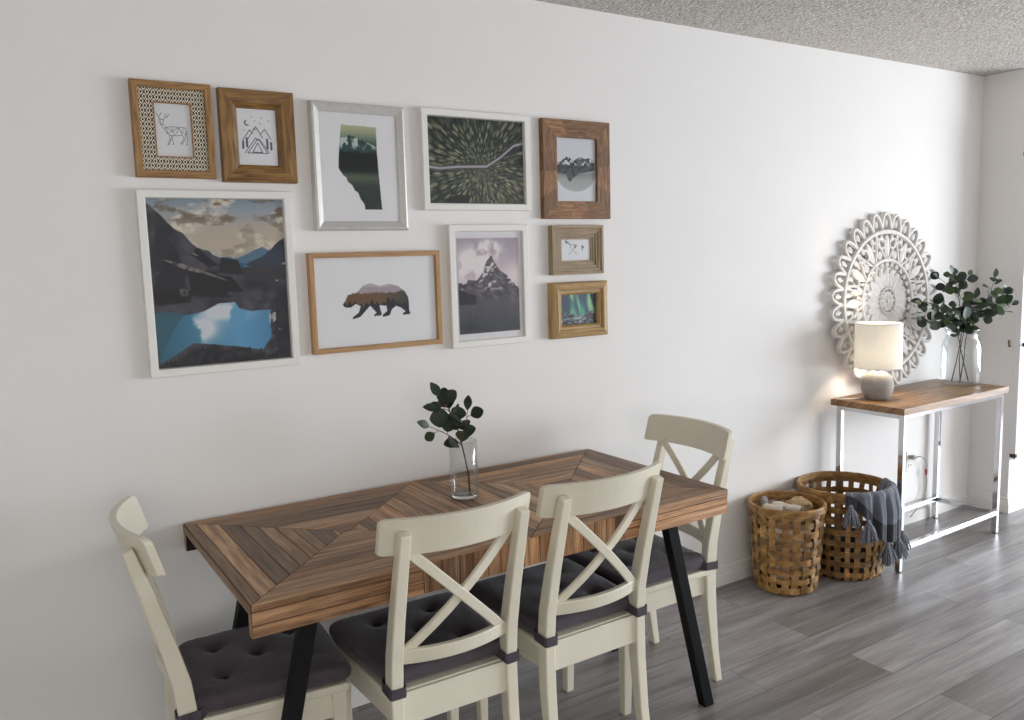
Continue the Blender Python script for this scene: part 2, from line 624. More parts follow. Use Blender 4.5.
def rgb(h):
    return np.array([int(h[i:i + 2], 16) / 255 for i in (0, 2, 4)])


def grad(t, stops):
    out = np.zeros(t.shape + (3,))
    xs = [s[0] for s in stops]
    for k in range(3):
        out[..., k] = np.interp(t, xs, [rgb(s[1])[k] for s in stops])
    return out


def inpoly(u, v, poly):
    ins = np.zeros(u.shape, bool)
    n = len(poly)
    j = n - 1
    for i in range(n):
        xi, yi = poly[i]
        xj, yj = poly[j]
        c = ((yi > v) != (yj > v)) & (u < (xj - xi) * (v - yi) / (yj - yi + 1e-12) + xi)
        ins ^= c
        j = i
    return ins.astype(float)


def homog(quad):
    """picture corners (top-left, top-right, bottom-left, bottom-right) as seen -> function to (u, v) on the print"""
    dst = [(0, 1), (1, 1), (0, 0), (1, 0)]
    A, b = [], []
    for (x, y), (u, v) in zip(quad, dst):
        A.append([x, y, 1, 0, 0, 0, -u * x, -u * y]); b.append(u)
        A.append([0, 0, 0, x, y, 1, -v * x, -v * y]); b.append(v)
    h = np.linalg.solve(np.array(A, float), np.array(b, float))

    def f(p):
        x, y = p
        w = h[6] * x + h[7] * y + 1
        return ((h[0] * x + h[1] * y + h[2]) / w, (h[3] * x + h[4] * y + h[5]) / w)
    return f


def segdist(u, v, a, b, asp):
    ax, ay, bx, by = a[0] * asp, a[1], b[0] * asp, b[1]
    px, py = u * asp, v
    dx, dy = bx - ax, by - ay
    t = np.clip(((px - ax) * dx + (py - ay) * dy) / (dx * dx + dy * dy + 1e-12), 0, 1)
    return np.hypot(px - ax - t * dx, py - ay - t * dy)


def draw_lines(img, u, v, polys, asp, width, col=(0.25, 0.25, 0.27), f=None):
    for pl in polys:
        pts = [f(p) for p in pl] if f else pl
        for a, b in zip(pts[:-1], pts[1:]):
            d = segdist(u, v, a, b, asp)
            img = mixc(img, col, 1 - sm(width * 0.5, width * 1.1, d))
    return img


def picture(name, w, h, nx, ny, fn, parent, y, x0, z0, mat=None):
    """a flat print: grid of points, colour from fn(u, v) given as display colours"""
    u, v = np.meshgrid(np.linspace(0, 1, nx), np.linspace(0, 1, ny))
    img = np.clip(fn(u, v), 0, 1)
    linear = np.where(img <= 0.04045, img / 12.92, ((img + 0.055) / 1.055) ** 2.4)
    co = np.stack([x0 + u * w, np.full_like(u, y), z0 + v * h], -1).reshape(-1, 3)
    idx = np.arange(nx * ny).reshape(ny, nx)
    fs = np.stack([idx[:-1, :-1], idx[:-1, 1:], idx[1:, 1:], idx[1:, :-1]], -1).reshape(-1, 4)
    me = bpy.data.meshes.new(name)
    me.vertices.add(len(co))
    me.vertices.foreach_set('co', co.ravel())
    me.loops.add(fs.size)
    me.loops.foreach_set('vertex_index', fs.ravel().astype(np.int32))
    me.polygons.add(len(fs))
    me.polygons.foreach_set('loop_start', np.arange(0, fs.size, 4, dtype=np.int32))
    me.update(calc_edges=True)
    ca = me.color_attributes.new('tone', 'FLOAT_COLOR', 'POINT')
    ca.data.foreach_set('color', np.concatenate([linear, np.ones(linear.shape[:2] + (1,))], -1).ravel())
    me.materials.append(mat or M['print'])
    o = bpy.data.objects.new(name, me)
    C.objects.link(o)
    o.parent = parent
    return o


def art_lake(u, v):
    f = homog([(57, 22), (585, 30), (105, 685), (620, 640)])
    P = lambda pts: [f(p) for p in pts]
    cl = fbm(u * 4, v * 9, 3, 6)
    cl2 = fbm(u * 7 + 5, v * 16, 13, 5)
    img = grad(v, [(0.6, 'C9C0B2'), (0.72, 'C8BCA9'), (0.82, 'C4BAAA'), (0.93, 'A2ABB3'), (1, '8B9BA8')])
    img = mixc(img, rgb('EDE3D2'), sm(0.48, 0.66, cl) * 0.9)
    img = mixc(img, rgb('6E5C4C'), sm(0.52, 0.7, cl2) * sm(0.8, 0.92, v) * 0.9)
    img = mixc(img, rgb('857766'), sm(0.55, 0.7, cl2) * 0.45)
    # far blue mountains
    r1 = np.interp(u, [0, .25, .4, .5, .6, .72, .82, .92, 1], [.6, .68, .70, .655, .645, .68, .715, .68, .66]) + (fbm(u * 14, v * 0, 5) - .5) * .02
    m = sm(0, .006, r1 - v)
    img = mixc(img, rgb('5B7C93'), m)
    img = mixc(img, rgb('D6DEE2'), m * sm(.6, .68, fbm(u * 9, v * 20, 21)) * sm(.62, .66, v))
    r1b = np.interp(u, [0, .3, .38, .5, .62, .75, 1], [.5, .70, .695, .65, .62, .60, .6])
    img = mixc(img, rgb('2E5F8C'), sm(0, .006, r1b - v))
    # right dark ridge
    r2_ = np.interp(u, [0.6, .7, .8, .88, .95, 1], [.55, .61, .645, .69, .745, .765]) + (fbm(u * 20, v * 0, 8) - .5) * .015
    m = sm(0, .006, r2_ - v) * (u > .6)
    img = mixc(img, grad(v, [(.55, '343A45'), (.65, '3A4759'), (.76, '2C323E')]).reshape(img.shape), m)
    img = mixc(img, rgb('A9BBC9'), m * sm(.62, .7, fbm(u * 5, v * 40, 31)) * sm(.57, .6, v) * (1 - sm(.615, .63, v)))
    # valley floor
    img = mixc(img, rgb('3C3B42'), sm(0, .01, .59 + (fbm(u * 8, v * 0, 9) - .5) * .02 - v))
    # big left mountain
    r3 = np.interp(u, [0, .04, .1, .17, .24, .33, .42, .5, .58, .66, .7], [.985, .95, .90, .835, .80, .72, .685, .64, .61, .55, .5]) + (fbm(u * 22, v * 0, 11) - .5) * .02
    m = sm(0, .006, r3 - v)
    rock = fbm(u * 10 + v * 6, v * 14 - u * 4, 17)
    img = mixc(img, grad(rock, [(.3, '2C2C33'), (.7, '56555C')]).reshape(img.shape), m)
    for pts, c in (([(160, 195), (75, 400), (200, 385), (215, 300)], '2A2A31'), ([(215, 300), (330, 305), (385, 410), (240, 400)], '1F1F25'),
                   ([(260, 215), (340, 285), (300, 288), (230, 240)], '212127'), ([(350, 250), (415, 262), (438, 320), (340, 310)], '26262C'),
                   ([(320, 320), (390, 325), (438, 385), (365, 385)], '1C1C22'), ([(90, 385), (240, 375), (230, 425), (95, 440)], '1B1B20'),
                   ([(100, 120), (160, 195), (120, 300), (70, 320)], '303037')):
        img = mixc(img, rgb(c), inpoly(u, v, P(pts)))
    for pts, c in (([(120, 258), (200, 275), (320, 318), (400, 350), (300, 320), (210, 298)], '8B8580'), ([(200, 210), (265, 245), (250, 245)], '77757A'),
                   ([(190, 372), (225, 378), (220, 405), (190, 400)], '6F6C68'), ([(75, 300), (95, 290), (95, 335), (80, 335)], '706C6A')):
        img = mixc(img, rgb(c), inpoly(u, v, P(pts)) * sm(.35, .6, fbm(u * 30, v * 30, 41)))
    # lake
    lake = P([(90, 470), (110, 665), (160, 640), (240, 585), (330, 590), (430, 600), (510, 610), (545, 560), (540, 455), (470, 460), (420, 450), (402, 425), (340, 430), (280, 462), (200, 475), (150, 462)])
    m = inpoly(u, v, lake)
    wat = grad(u, [(0, '386F86'), (.25, '4C88A6'), (.6, '69A8CF'), (.8, '5A97C0'), (1, '3E7391')]).reshape(img.shape)
    img = mixc(img, wat, m)
    img = mixc(img, rgb('3A6879'), m * inpoly(u, v, P([(90, 440), (110, 665), (150, 560), (200, 480), (270, 468), (300, 440)])))
    cw = fbm(u * 5, v * 7, 51, 5)
    cm = np.exp(-((u - .22) / .13) ** 2 - ((v - .20) / .07) ** 2) + np.exp(-((u - .5) / .16) ** 2 - ((v - .32) / .05) ** 2) + .7 * np.exp(-((u - .35) / .1) ** 2 - ((v - .22) / .06) ** 2)
    img = mixc(img, rgb('DDE3EA'), m * np.clip(sm(.36, .55, cw) * cm * 1.6, 0, 1))
    # spiky trees
    spike = np.abs(((u * 34) % 1) - .5) * .05 + (vnoise(u * 34, v * 0, 61)) * .03
    hump = np.interp(u, [0, .1, .25, .38, .5, .65, .8, .95, 1], [.02, .045, .10, .115, .10, .085, .05, .03, .02])
    img = mixc(img, grad(fbm(u * 40, v * 40, 71), [(.35, '1B1B20'), (.7, '3A3A41')]).reshape(img.shape), sm(0, .004, hump + spike - .03 - v))
    sp2 = np.abs(((v * 24) % 1) - .5) * .07 + vnoise(v * 24, u * 0, 66) * .04
    img = mixc(img, grad(fbm(u * 20, v * 20, 75), [(.4, '28282E'), (.75, '3C3C44')]).reshape(img.shape), sm(0, .004, u - (.86 - sp2 + .05)) * (v < .40))
    img = mixc(img, rgb('B9B7B4'), sm(.66, .70, fbm(u * 26, v * 18, 77)) * (u > .84) * (v > .18) * (v < .5))
    return img


def art_forest(u, v):
    x, y = (u - .55) * 1.3, v - .42
    r = np.hypot(x, y) + 1e-6
    a = np.arctan2(y, x)
    def crowns(cnt, rs, sd):
        ca = (a + PI) * cnt + .9 * (fbm(a * 3 + 20, r * 5 + 20, sd, 2) - .5)
        col = np.floor(ca)
        lr = np.log(r + .16) * rs + 40 + 7 * vnoise(col, col * 0, sd + 1)
        row = np.floor(lr)
        h = vnoise(col, row, sd + 2)
        fx = ca - col - .5 + (vnoise(col, row + 17, sd + 3) - .5) * .35
        fy = lr - row - .5
        w = .30 + .14 * h
        return np.clip(1 - (fx / w) ** 2 - (fy / .50) ** 2, 0, 1) ** .6 * (.25 + .75 * h)
    shp = np.maximum(crowns(11.0, 5.2, 3), .85 * crowns(8.3, 4.1, 23))
    k = 0.5
    n = fbm(a * 30 + 60, np.log(r + .14) * 16 + 60, 5, 3)
    t = np.clip(.22 + shp * .55 + (n - .5) * .32, 0, 1)
    img = grad(t, [(.25, '1D231F'), (.42, '384036'), (.58, '6C7059'), (.8, 'ABAA8C')]).reshape(u.shape + (3,))
    warm = sm(.6, .05, v) * sm(.2, .7, u)
    img = img * (1 - .25 * warm[..., None]) + .25 * warm[..., None] * rgb('A08A5A') * (t[..., None] * 1.6)
    img = img * (.95 + .22 * np.exp(-(r / .5) ** 2))[..., None]
    yr = np.interp(u, [0, .12, .3, .6, .75, .9, 1], [.42, .405, .43, .445, .56, .71, .745])
    d = np.abs(v - yr)
    img = mixc(img, rgb('514C48'), 1 - sm(.018, .04, d))
    img = mixc(img, rgb('B9B4C0'), 1 - sm(.008, .018, d))
    img = mixc(img, rgb('121315'), inpoly(u, v, [(.16, 0), (.2, .07), (.3, .1), (.41, .1), (.41, 0)]))
    return img


def art_province(u, v):
    f = homog([(50, 50), (262, 62), (63, 352), (272, 352)])
    img = np.ones(u.shape + (3,)) * rgb('F3F2F4')
    poly = [f(p) for p in [(113, 86), (209, 93), (211, 150), (217, 230), (225, 320), (178, 319), (176, 305), (166, 292), (158, 272), (150, 268), (142, 252), (130, 243), (127, 232), (117, 224), (105, 206), (107, 150)]]
    m = inpoly(u, v, poly)
    t = grad(v, [(0.05, '1C2624'), (.2, '22302C'), (.33, '2E3B36'), (.41, '56634C'), (.47, '23302D'), (.62, '17211F'), (.7, '2B4A49'), (.78, '7F8F80'), (.84, 'AEB48E'), (.9, 'C0C4A0')]).reshape(img.shape)
    ridge = np.interp(u, [.2, .35, .5, .65, .8], [.74, .80, .77, .72, .68]) + (fbm(u * 18, v * 0, 3) - .5) * .05
    k = sm(0, .01, ridge - v) * (v > .55)
    t = mixc(t, rgb('2C4A4B'), k)
    t = mixc(t, rgb('C9D3CC'), k * sm(.5, .62, fbm(u * 16, v * 16, 8)) * sm(.64, .72, v))
    t = mixc(t, rgb('141C1B'), sm(0, .02, .655 + (fbm(u * 40, v * 0, 12) - .5) * .05 - v) * (v > .46))
    return mixc(img, t, m)


def art_bear(u, v):
    f = homog([(48, 450), (357, 447), (62, 692), (364, 667)])
    img = np.ones(u.shape + (3,)) * rgb('F4F4F6')
    body = [(127, 573), (133, 566), (140, 549), (148, 548), (152, 543), (158, 545), (165, 540), (180, 524), (195, 519), (206, 521), (222, 526), (238, 522), (250, 521), (268, 527), (284, 540), (293, 556), (295, 573), (296, 592), (299, 600), (281, 603), (279, 600), (286, 593), (274, 583), (262, 579), (252, 588), (246, 604), (229, 608), (228, 603), (240, 592), (238, 578), (220, 577), (224, 591), (227, 603), (208, 606), (207, 602), (213, 597), (206, 588), (197, 578), (187, 589), (173, 607), (153, 614), (153, 608), (168, 596), (173, 579), (160, 573), (152, 580), (146, 583), (138, 583), (130, 580)]
    m = inpoly(u, v, [f(p) for p in body])
    t = np.ones(img.shape) * rgb('C3B6BC')
    t = mixc(t, rgb('AFA3AA'), sm(0, .01, .67 + (fbm(u * 9, v * 0, 2) - .5) * .08 - v))
    sp = np.abs(((u * 46) % 1) - .5) * .035 + vnoise(u * 46, v * 0, 6) * .025
    brown = mixc(np.ones(img.shape) * rgb('74573A'), rgb('3F403C'), sm(.5, .8, u))
    t = mixc(t, brown, sm(0, .006, .575 + sp - v))
    sp2 = np.abs(((u * 22) % 1) - .5) * .10 + vnoise(u * 22, v * 0, 9) * .07
    t = mixc(t, rgb('20242C'), sm(0, .006, .43 + sp2 - v))
    return mixc(img, t, m)


def art_peak(u, v):
    n = fbm(u * 5, v * 5, 4, 6)
    img = grad(v, [(.4, 'E0CFD0'), (.7, 'CBB9C3'), (1, 'AA9CAC')]).reshape(u.shape + (3,))
    img = mixc(img, rgb('82748A'), sm(.45, .65, n) * sm(.75, 1, v) * .8)
    cm = np.clip(np.exp(-((u - .25) / .24) ** 2 - ((v - .72) / .16) ** 2) + np.exp(-((u - .52) / .16) ** 2 - ((v - .88) / .09) ** 2), 0, 1)
    img = mixc(img, rgb('F3EBEC'), np.clip(sm(.2, .45, n) * cm * 2.4, 0, 1))
    img = mixc(img, rgb('96808A'), sm(.55, .7, fbm(u * 7, v * 7, 14)) * cm * .7)
    img = mixc(img, rgb('F1E7E4'), .8 * np.exp(-((u - .9) / .2) ** 2 - ((v - .6) / .12) ** 2))
    f = homog([(120, 120), (435, 120), (147, 618), (443, 592)])
    ridge = [f(p) for p in [(120, 360), (160, 352), (190, 342), (225, 345), (245, 325), (262, 285), (280, 240), (297, 207), (318, 250), (340, 288), (375, 315), (400, 340), (440, 385), (445, 640), (140, 640)]]
    m = inpoly(u + (fbm(u * 20, v * 20, 33) - .5) * .03, v + (fbm(u * 24, v * 24, 34) - .5) * .02, ridge)
    rock = fbm(u * 12 + v * 10, v * 22, 41, 5)
    rk = grad(rock, [(.3, '35323A'), (.55, '575159'), (.75, '7B7178')]).reshape(img.shape)
    img = mixc(img, rk, m)
    img = mixc(img, rgb('D9D0D4'), m * sm(.56, .64, fbm(u * 14 - v * 8, v * 26, 47)) * sm(.42, .5, v) * (1 - sm(.72, .8, v)))
    low = sm(.45, .30, v)
    img = mixc(img, grad(v, [(0, '2C2E35'), (.2, '474850'), (.4, '56525A')]).reshape(img.shape), low * m * .85)
    img = mixc(img, rgb('8A7B72'), m * .5 * sm(.55, .68, fbm(u * 9, v * 18, 52)) * np.exp(-((v - .42) / .1) ** 2))
    img = mixc(img, rgb('1B1C22'), inpoly(u, v, [f(p) for p in [(130, 385), (225, 425), (226, 465), (143, 470)]]))  # dark reflection in the frame's glass, painted into the print
    # spiky plants reflected in the glass at lower left, painted into the print
    for a in range(7):
        x = .07 + .035 * a
        hgt = (.12, .16, .22, .26, .2, .24, .15)[a]
        img = mixc(img, rgb('1E2025'), inpoly(u, v, [(x - .014, .04), (x + .018, .04), (x + .012 * (a - 3) + .01, hgt)]))
    return img


def art_circle(u, v):
    img = np.ones(u.shape + (3,)) * rgb('DDDEE4')
    asp = 1.0 / 1.72
    d = np.hypot((u - .5) * asp, v - .445) / .285
    m = 1 - sm(.98, 1.02, d)
    t = grad(v, [(.16, 'B3B4B2'), (.34, 'A9AAA8'), (.42, '8D8F90'), (.75, 'D8D9DE')]).reshape(img.shape)
    ridge = np.interp(u, [0, .1, .2, .28, .36, .45, .52, .6, .68, .78, .86, .95, 1], [.60, .63, .67, .70, .68, .66, .68, .715, .70, .68, .71, .67, .61]) + (fbm(u * 20, v * 0, 6) - .5) * .05
    low = np.interp(u, [0, .25, .3, .36, .42, .6, .8, 1], [.44, .42, .33, .30, .36, .44, .47, .5])
    k = sm(0, .01, ridge - v) * sm(0, .02, v - low)
    rock = fbm(u * 14, v * 18, 16)
    t = mixc(t, grad(rock, [(.35, '25272C'), (.6, '55585D')]).reshape(img.shape), k)
    t = mixc(t, rgb('DADBDF'), k * sm(.52, .6, fbm(u * 16 + 3, v * 22, 18)) * sm(.54, .6, v))
    m = np.where(v > .445, ((u > .015) & (u < .985)).astype(float), m)
    return mixc(img, t, m * sm(-.004, .004, ridge - v))


def art_aurora(u, v):
    st = fbm(u * 7 + v * 1.2, v * .8, 3, 4)
    img = grad(v, [(.25, '6FA88F'), (.45, '4FA08A'), (.7, '2F7A78'), (1, '24485C')]).reshape(u.shape + (3,))
    img = mixc(img, rgb('A9D9A4'), sm(.5, .68, st) * sm(.3, .5, v))
    img = mixc(img, rgb('1E3350'), sm(.52, .35, st) * .8)
    r = np.interp(u, [0, .15, .3, .45, .6, .75, .9, 1], [.42, .46, .38, .30, .28, .36, .44, .40]) + (fbm(u * 16, v * 0, 5) - .5) * .07
    m = sm(0, .02, r - v)
    img = mixc(img, grad(fbm(u * 14, v * 20, 7), [(.35, '1F252D'), (.6, '5C6670'), (.75, 'B8C1C8')]).reshape(img.shape), m)
    img = mixc(img, rgb('B6CDD0'), np.exp(-((u - .5) / .16) ** 2 - ((v - .2) / .05) ** 2))
    return img


def art_deer(u, v):
    f = homog([(210, 205), (425, 215), (230, 505), (440, 515)])
    img = np.ones(u.shape + (3,)) * rgb('EDEDEF')
    L = [[(226, 262), (236, 280), (250, 297), (258, 300)], [(240, 285), (252, 268), (256, 262)], [(270, 300), (276, 284), (290, 288), (301, 268)], [(286, 284), (279, 266)],
         [(243, 298), (258, 298), (270, 303), (264, 325), (256, 333), (246, 318), (243, 298)], [(264, 325), (285, 345), (320, 340), (360, 345), (392, 345), (404, 366)],
         [(256, 333), (272, 352), (292, 380), (302, 388)], [(302, 388), (340, 392), (378, 390)], [(302, 388), (306, 412), (292, 442), (300, 442), (312, 412), (316, 390)],
         [(322, 392), (320, 412), (326, 440), (318, 440)], [(378, 390), (388, 408), (368, 438), (376, 440), (396, 410), (396, 385)], [(398, 368), (410, 412), (402, 444), (410, 442)],
         [(404, 366), (408, 384), (396, 385)], [(285, 345), (292, 380)], [(285, 345), (320, 365), (292, 380)], [(320, 340), (320, 365), (340, 392)], [(320, 365), (360, 345), (345, 380)],
         [(360, 345), (378, 390)], [(392, 345), (376, 368), (396, 385)], [(272, 352), (285, 345)], [(250, 300), (256, 333)]]
    return draw_lines(img, u, v, L, 0.7, .0065, (.42, .43, .46), f)


def art_tent(u, v):
    f = homog([(650, 238), (855, 250), (668, 535), (870, 542)])
    img = np.ones(u.shape + (3,)) * rgb('F0F0F3')
    L = [[(686, 405), (720, 353), (738, 372)], [(712, 400), (752, 335), (788, 395)], [(778, 375), (800, 350), (832, 403)], [(764, 400), (712, 474)], [(764, 400), (816, 478)], [(752, 396), (698, 474)],
         [(752, 396), (764, 408)], [(772, 402), (824, 474)], [(763, 422), (738, 470), (788, 472), (763, 422)], [(712, 474), (816, 478)], [(740, 345), (750, 352), (758, 346), (766, 356)]]
    img = draw_lines(img, u, v, L, .7, .009, (.36, .36, .40), f)
    T = [[(687, 414), (688, 448)], [(706, 398), (708, 440)], [(812, 405), (815, 450)], [(833, 422), (835, 456)]]
    img = draw_lines(img, u, v, T, .7, .024, (.38, .38, .42), f)
    img = draw_lines(img, u, v, [[(700, 304), (694, 315), (700, 326), (712, 328)]], .7, .014, (.3, .3, .33), f)
    D = [[(p, q), (p + 1, q)] for p, q in ((748, 306), (782, 290), (820, 305), (690, 355), (775, 320), (730, 285))]
    return draw_lines(img, u, v, D, .7, .012, (.5, .5, .55), f)


def art_arrows(u, v):
    f = homog([(640, 140), (770, 138), (645, 248), (772, 245)])
    img = np.ones(u.shape + (3,)) * rgb('E8E8EA')
    img = draw_lines(img, u, v, [[(676, 218), (712, 174)], [(682, 176), (716, 216)]], 1.25, .012, (.55, .5, .48), f)
    img = draw_lines(img, u, v, [[(662, 146), (676, 158), (688, 170)], [(735, 172), (738, 194)], [(698, 166), (712, 170)]], 1.25, .03, (.42, .45, .5), f)
    return draw_lines(img, u, v, [[(665, 152), (667, 156)], [(704, 176), (706, 180)], [(740, 176), (741, 180)]], 1.25, .05, (.5, .42, .38), f)


def art_lattice(u, v):
    """black and cream pointed-oval lattice on the inlay board"""
    a, b = u * 11.0, v * 9.0

    def cell(a, b):
        x = np.abs((a % 1) - .5) * 2
        y = np.abs((b % 1) - .5) * 2
        return x ** 1.25 + y ** 1.25
    d = np.minimum(cell(a, b), cell(a + .5, b + .5))
    img = np.ones(u.shape + (3,)) * rgb('2A241E')
    img = mixc(img, rgb('DDD2BC'), 1 - sm(.62, .76, d))
    img = mixc(img, rgb('1F1A16'), 1 - sm(.22, .34, d))
    return img


# ------------------------------------------------------------------ picture frames
def moulding(x0, x1, z0, z1, prof, tone=None, blocks=0):
    """mitred frame: prof = list of (inset from the outer edge, height off the wall)"""
    b = MB()
    rr = random.Random(int((x0 * 7 + z1 * 13) * 1000))
    outer = [(x0, z0), (x1, z0), (x1, z1), (x0, z1)]
    ins = [(1, 1), (-1, 1), (-1, -1), (1, -1)]
    per = [0]
    for (a, c), (d, e) in zip(prof[:-1], prof[1:]):
        per.append(per[-1] + math.hypot(d - a, e - c))
    for s in range(4):
        t = (s + 1) % 4
        du = rr.random() * 20
        dv = rr.random() * 20
        L = math.hypot(outer[t][0] - outer[s][0], outer[t][1] - outer[s][1])
        nb = max(1, blocks and int(L / blocks))
        cuts = [0] + sorted(min(.95, max(.05, (i + rr.uniform(-.2, .2)) / nb)) for i in range(1, nb)) + [1]
        for q0, q1 in zip(cuts[:-1], cuts[1:]):
            du2 = du + rr.random() * 10
            c = rr.uniform(.7, 1.25)
            for k in range(len(prof) - 1):
                pts, uvs = [], []
                for (q, kk) in ((q0, k), (q1, k), (q1, k + 1), (q0, k + 1)):
                    off, hh = prof[kk]
                    pa = (outer[s][0] + ins[s][0] * off, outer[s][1] + ins[s][1] * off)
                    pb = (outer[t][0] + ins[t][0] * off, outer[t][1] + ins[t][1] * off)
                    pts.append((pa[0] + (pb[0] - pa[0]) * q, -hh, pa[1] + (pb[1] - pa[1]) * q))
                    uvs.append((du2 + q * L, dv + per[kk]))
                b.face(pts, 0, uvs, (c, c * rr.uniform(.95, 1.03), c) if blocks else (1, 1, 1))
    return b


def rect_board(x0, x1, z0, z1, y, t=0.002):
    b = MB()
    b.box(x0, x1, y, y + t, z0, z1)
    return b


def picture_frame(label, rect, prof, mat, art, res, mat_w=(0, 0, 0, 0), depth=0.010, blocks=0, pane=True, inlay=None):
    """rect = outer edges on the wall; art sits inside the moulding behind glass"""
    x0, x1, z0, z1 = rect
    cx, cz = (x0 + x1) / 2, z0
    t = thing('picture_frame', label, 'picture frame', (cx, 0, cz), 0, 'framed pictures on the white wall')
    X0, X1, Z0, Z1 = x0 - cx, x1 - cx, 0.0, z1 - cz
    moulding(X0, X1, Z0, Z1, prof, blocks=blocks).build('frame_moulding', mat, t)
    w = prof[-1][0]
    a0, a1, b0, b1 = X0 + w, X1 - w, Z0 + w, Z1 - w
    e = 0.003
    rect_board(X0 + 0.004, X1 - 0.004, Z0 + 0.004, Z1 - 0.004, -0.004, 0.003).build('backing_board', M['backing'], t)
    if inlay:
        w2 = inlay
        yb = -prof[-1][1]
        p = MB()
        o = picture('patterned_inlay', a1 - a0, b1 - b0, 230, 280, art_lattice, t, yb, a0, b0)
        # cut the opening out of the inlay board
        me = o.data
        import bmesh
        bm = bmesh.new()
        bm.from_mesh(me)
        kill = [f for f in bm.faces if a0 + w2 < f.calc_center_median().x < a1 - w2 and b0 + w2 < f.calc_center_median().z < b1 - w2]
        bmesh.ops.delete(bm, geom=kill, context='FACES')
        bm.to_mesh(me)
        bm.free()
        a0, a1, b0, b1 = a0 + w2, a1 - w2, b0 + w2, b1 - w2
        lip = MB()
        for (p0, p1, q0, q1) in ((a0 - .003, a1 + .003, b0 - .003, b0), (a0 - .003, a1 + .003, b1, b1 + .003), (a0 - .003, a0, b0, b1), (a1, a1 + .003, b0, b1)):
            lip.box(p0, p1, yb - 0.001, -depth, q0, q1)
        lip.build('inner_lip', M['tan_frame'], t)
    l, r, bt, tp = mat_w
    if any(mat_w):
        rect_board(a0 - e, a1 + e, b0 - e, b1 + e, -depth + 0.002).build('mat_board', M['paper'], t)
    picture('art_print', a1 - a0 - l - r, b1 - b0 - bt - tp, res[0], res[1], art, t, -depth, a0 + l, b0 + bt)
    if pane:
        rect_board(a0 - e, a1 + e, b0 - e, b1 + e, -depth - 0.004, 0.0015).build('glass_pane', M['pane'], t)
    return t


P_WHITE = [(0, 0.0), (0, 0.022), (0.002, 0.024), (0.021, 0.024), (0.023, 0.022), (0.023, 0.012), (0.025, 0.008)]
P_OAK = [(0, 0.0), (0, 0.024), (0.0015, 0.0255), (0.015, 0.0255), (0.0165, 0.024), (0.0165, 0.008)]
P_SILVER = [(0, 0), (0, 0.018), (0.004, 0.024), (0.010, 0.026), (0.022, 0.019), (0.026, 0.017), (0.030, 0.014), (0.030, 0.008)]
P_BROWN = [(0, 0), (0, 0.026), (0.002, 0.028), (0.038, 0.024), (0.040, 0.022), (0.052, 0.014), (0.053, 0.007)]
P_TAN = [(0, 0), (0, 0.023), (0.002, 0.025), (0.018, 0.025), (0.020, 0.023), (0.020, 0.020)]
P_RUSTIC = [(0, 0), (0, 0.022), (0.002, 0.024), (0.063, 0.024), (0.065, 0.022), (0.065, 0.006)]
P_STEP = [(0, 0), (0, 0.026), (0.001, 0.027), (0.011, 0.027), (0.012, 0.023), (0.022, 0.023), (0.023, 0.019), (0.033, 0.019), (0.034, 0.015), (0.044, 0.015), (0.045, 0.012), (0.053, 0.012), (0.053, 0.006)]
P_DEEP = [(0, 0), (0, 0.024), (0.004, 0.030), (0.024, 0.036), (0.030, 0.034), (0.032, 0.028), (0.041, 0.028), (0.048, 0.022), (0.049, 0.008)]

picture_frame('small tan wood frame with black and cream lattice inlay around a line-drawn deer', (0.401, 0.619, 1.775, 2.043), P_TAN, M['tan_frame'], art_deer, (150, 200), depth=0.012, inlay=0.040, pane=True)
picture_frame('small brown wood frame holding a line drawing of a tent below mountains', (0.639, 0.862, 1.767, 2.038), P_BROWN, M['brown_frame'], art_tent, (150, 200), depth=0.008)
picture_frame('large white frame with a dark mountain above a blue lake, lowest at the left', (0.395, 0.837, 1.202, 1.741), P_WHITE, M['white_frame'], art_lake, (230, 280))
picture_frame('silver frame with a province-shaped mountain picture on white paper', (0.914, 1.237, 1.621, 2.023), P_SILVER, M['silver_frame'], art_province, (190, 240))
picture_frame('wide thin oak frame with a bear silhouette on white paper', (0.882, 1.347, 1.228, 1.551), P_OAK, M['oak'], art_bear, (260, 180))
picture_frame('white frame with an aerial picture of a road crossing green forest', (1.298, 1.736, 1.688, 2.028), P_WHITE, M['white_frame'], art_forest, (230, 180))
picture_frame('upright frame of dark rustic wood blocks around a grey mountain disc', (1.791, 2.108, 1.659, 2.024), P_RUSTIC, M['rustic'], art_circle, (130, 180), depth=0.012, blocks=0.085)
picture_frame('upright white frame with a cloudy pink sky over a pointed mountain peak', (1.387, 1.716, 1.205, 1.638), P_WHITE, M['white_frame'], art_peak, (180, 240), mat_w=(0.012, 0.012, 0.022, 0.022))
picture_frame('little stepped greyish wood frame with crossed arrows on white', (1.822, 2.068, 1.448, 1.634), P_STEP, M['driftwood'], art_arrows, (110, 80), depth=0.006)
picture_frame('little chunky golden wood frame with green northern lights', (1.814, 2.084, 1.206, 1.419), P_DEEP, M['golden'], art_aurora, (110, 80), depth=0.006)


# ------------------------------------------------------------------ dining table
TX0, TX1, TY0, TY1, TZ = 0.451, 1.980, -0.751, -0.016, 0.757


def clip_poly(poly, nx, ny, d):
    """keep the side nx*x+ny*y <= d"""
    out = []
    n = len(poly)
    for i in range(n):
        a, b = poly[i], poly[(i + 1) % n]
        da, db = nx * a[0] + ny * a[1] - d, nx * b[0] + ny * b[1] - d
        if da <= 0:
            out.append(a)
        if (da < 0 < db) or (db < 0 < da):
            t = da / (da - db)
            out.append((a[0] + (b[0] - a[0]) * t, a[1] + (b[1] - a[1]) * t))
    return out


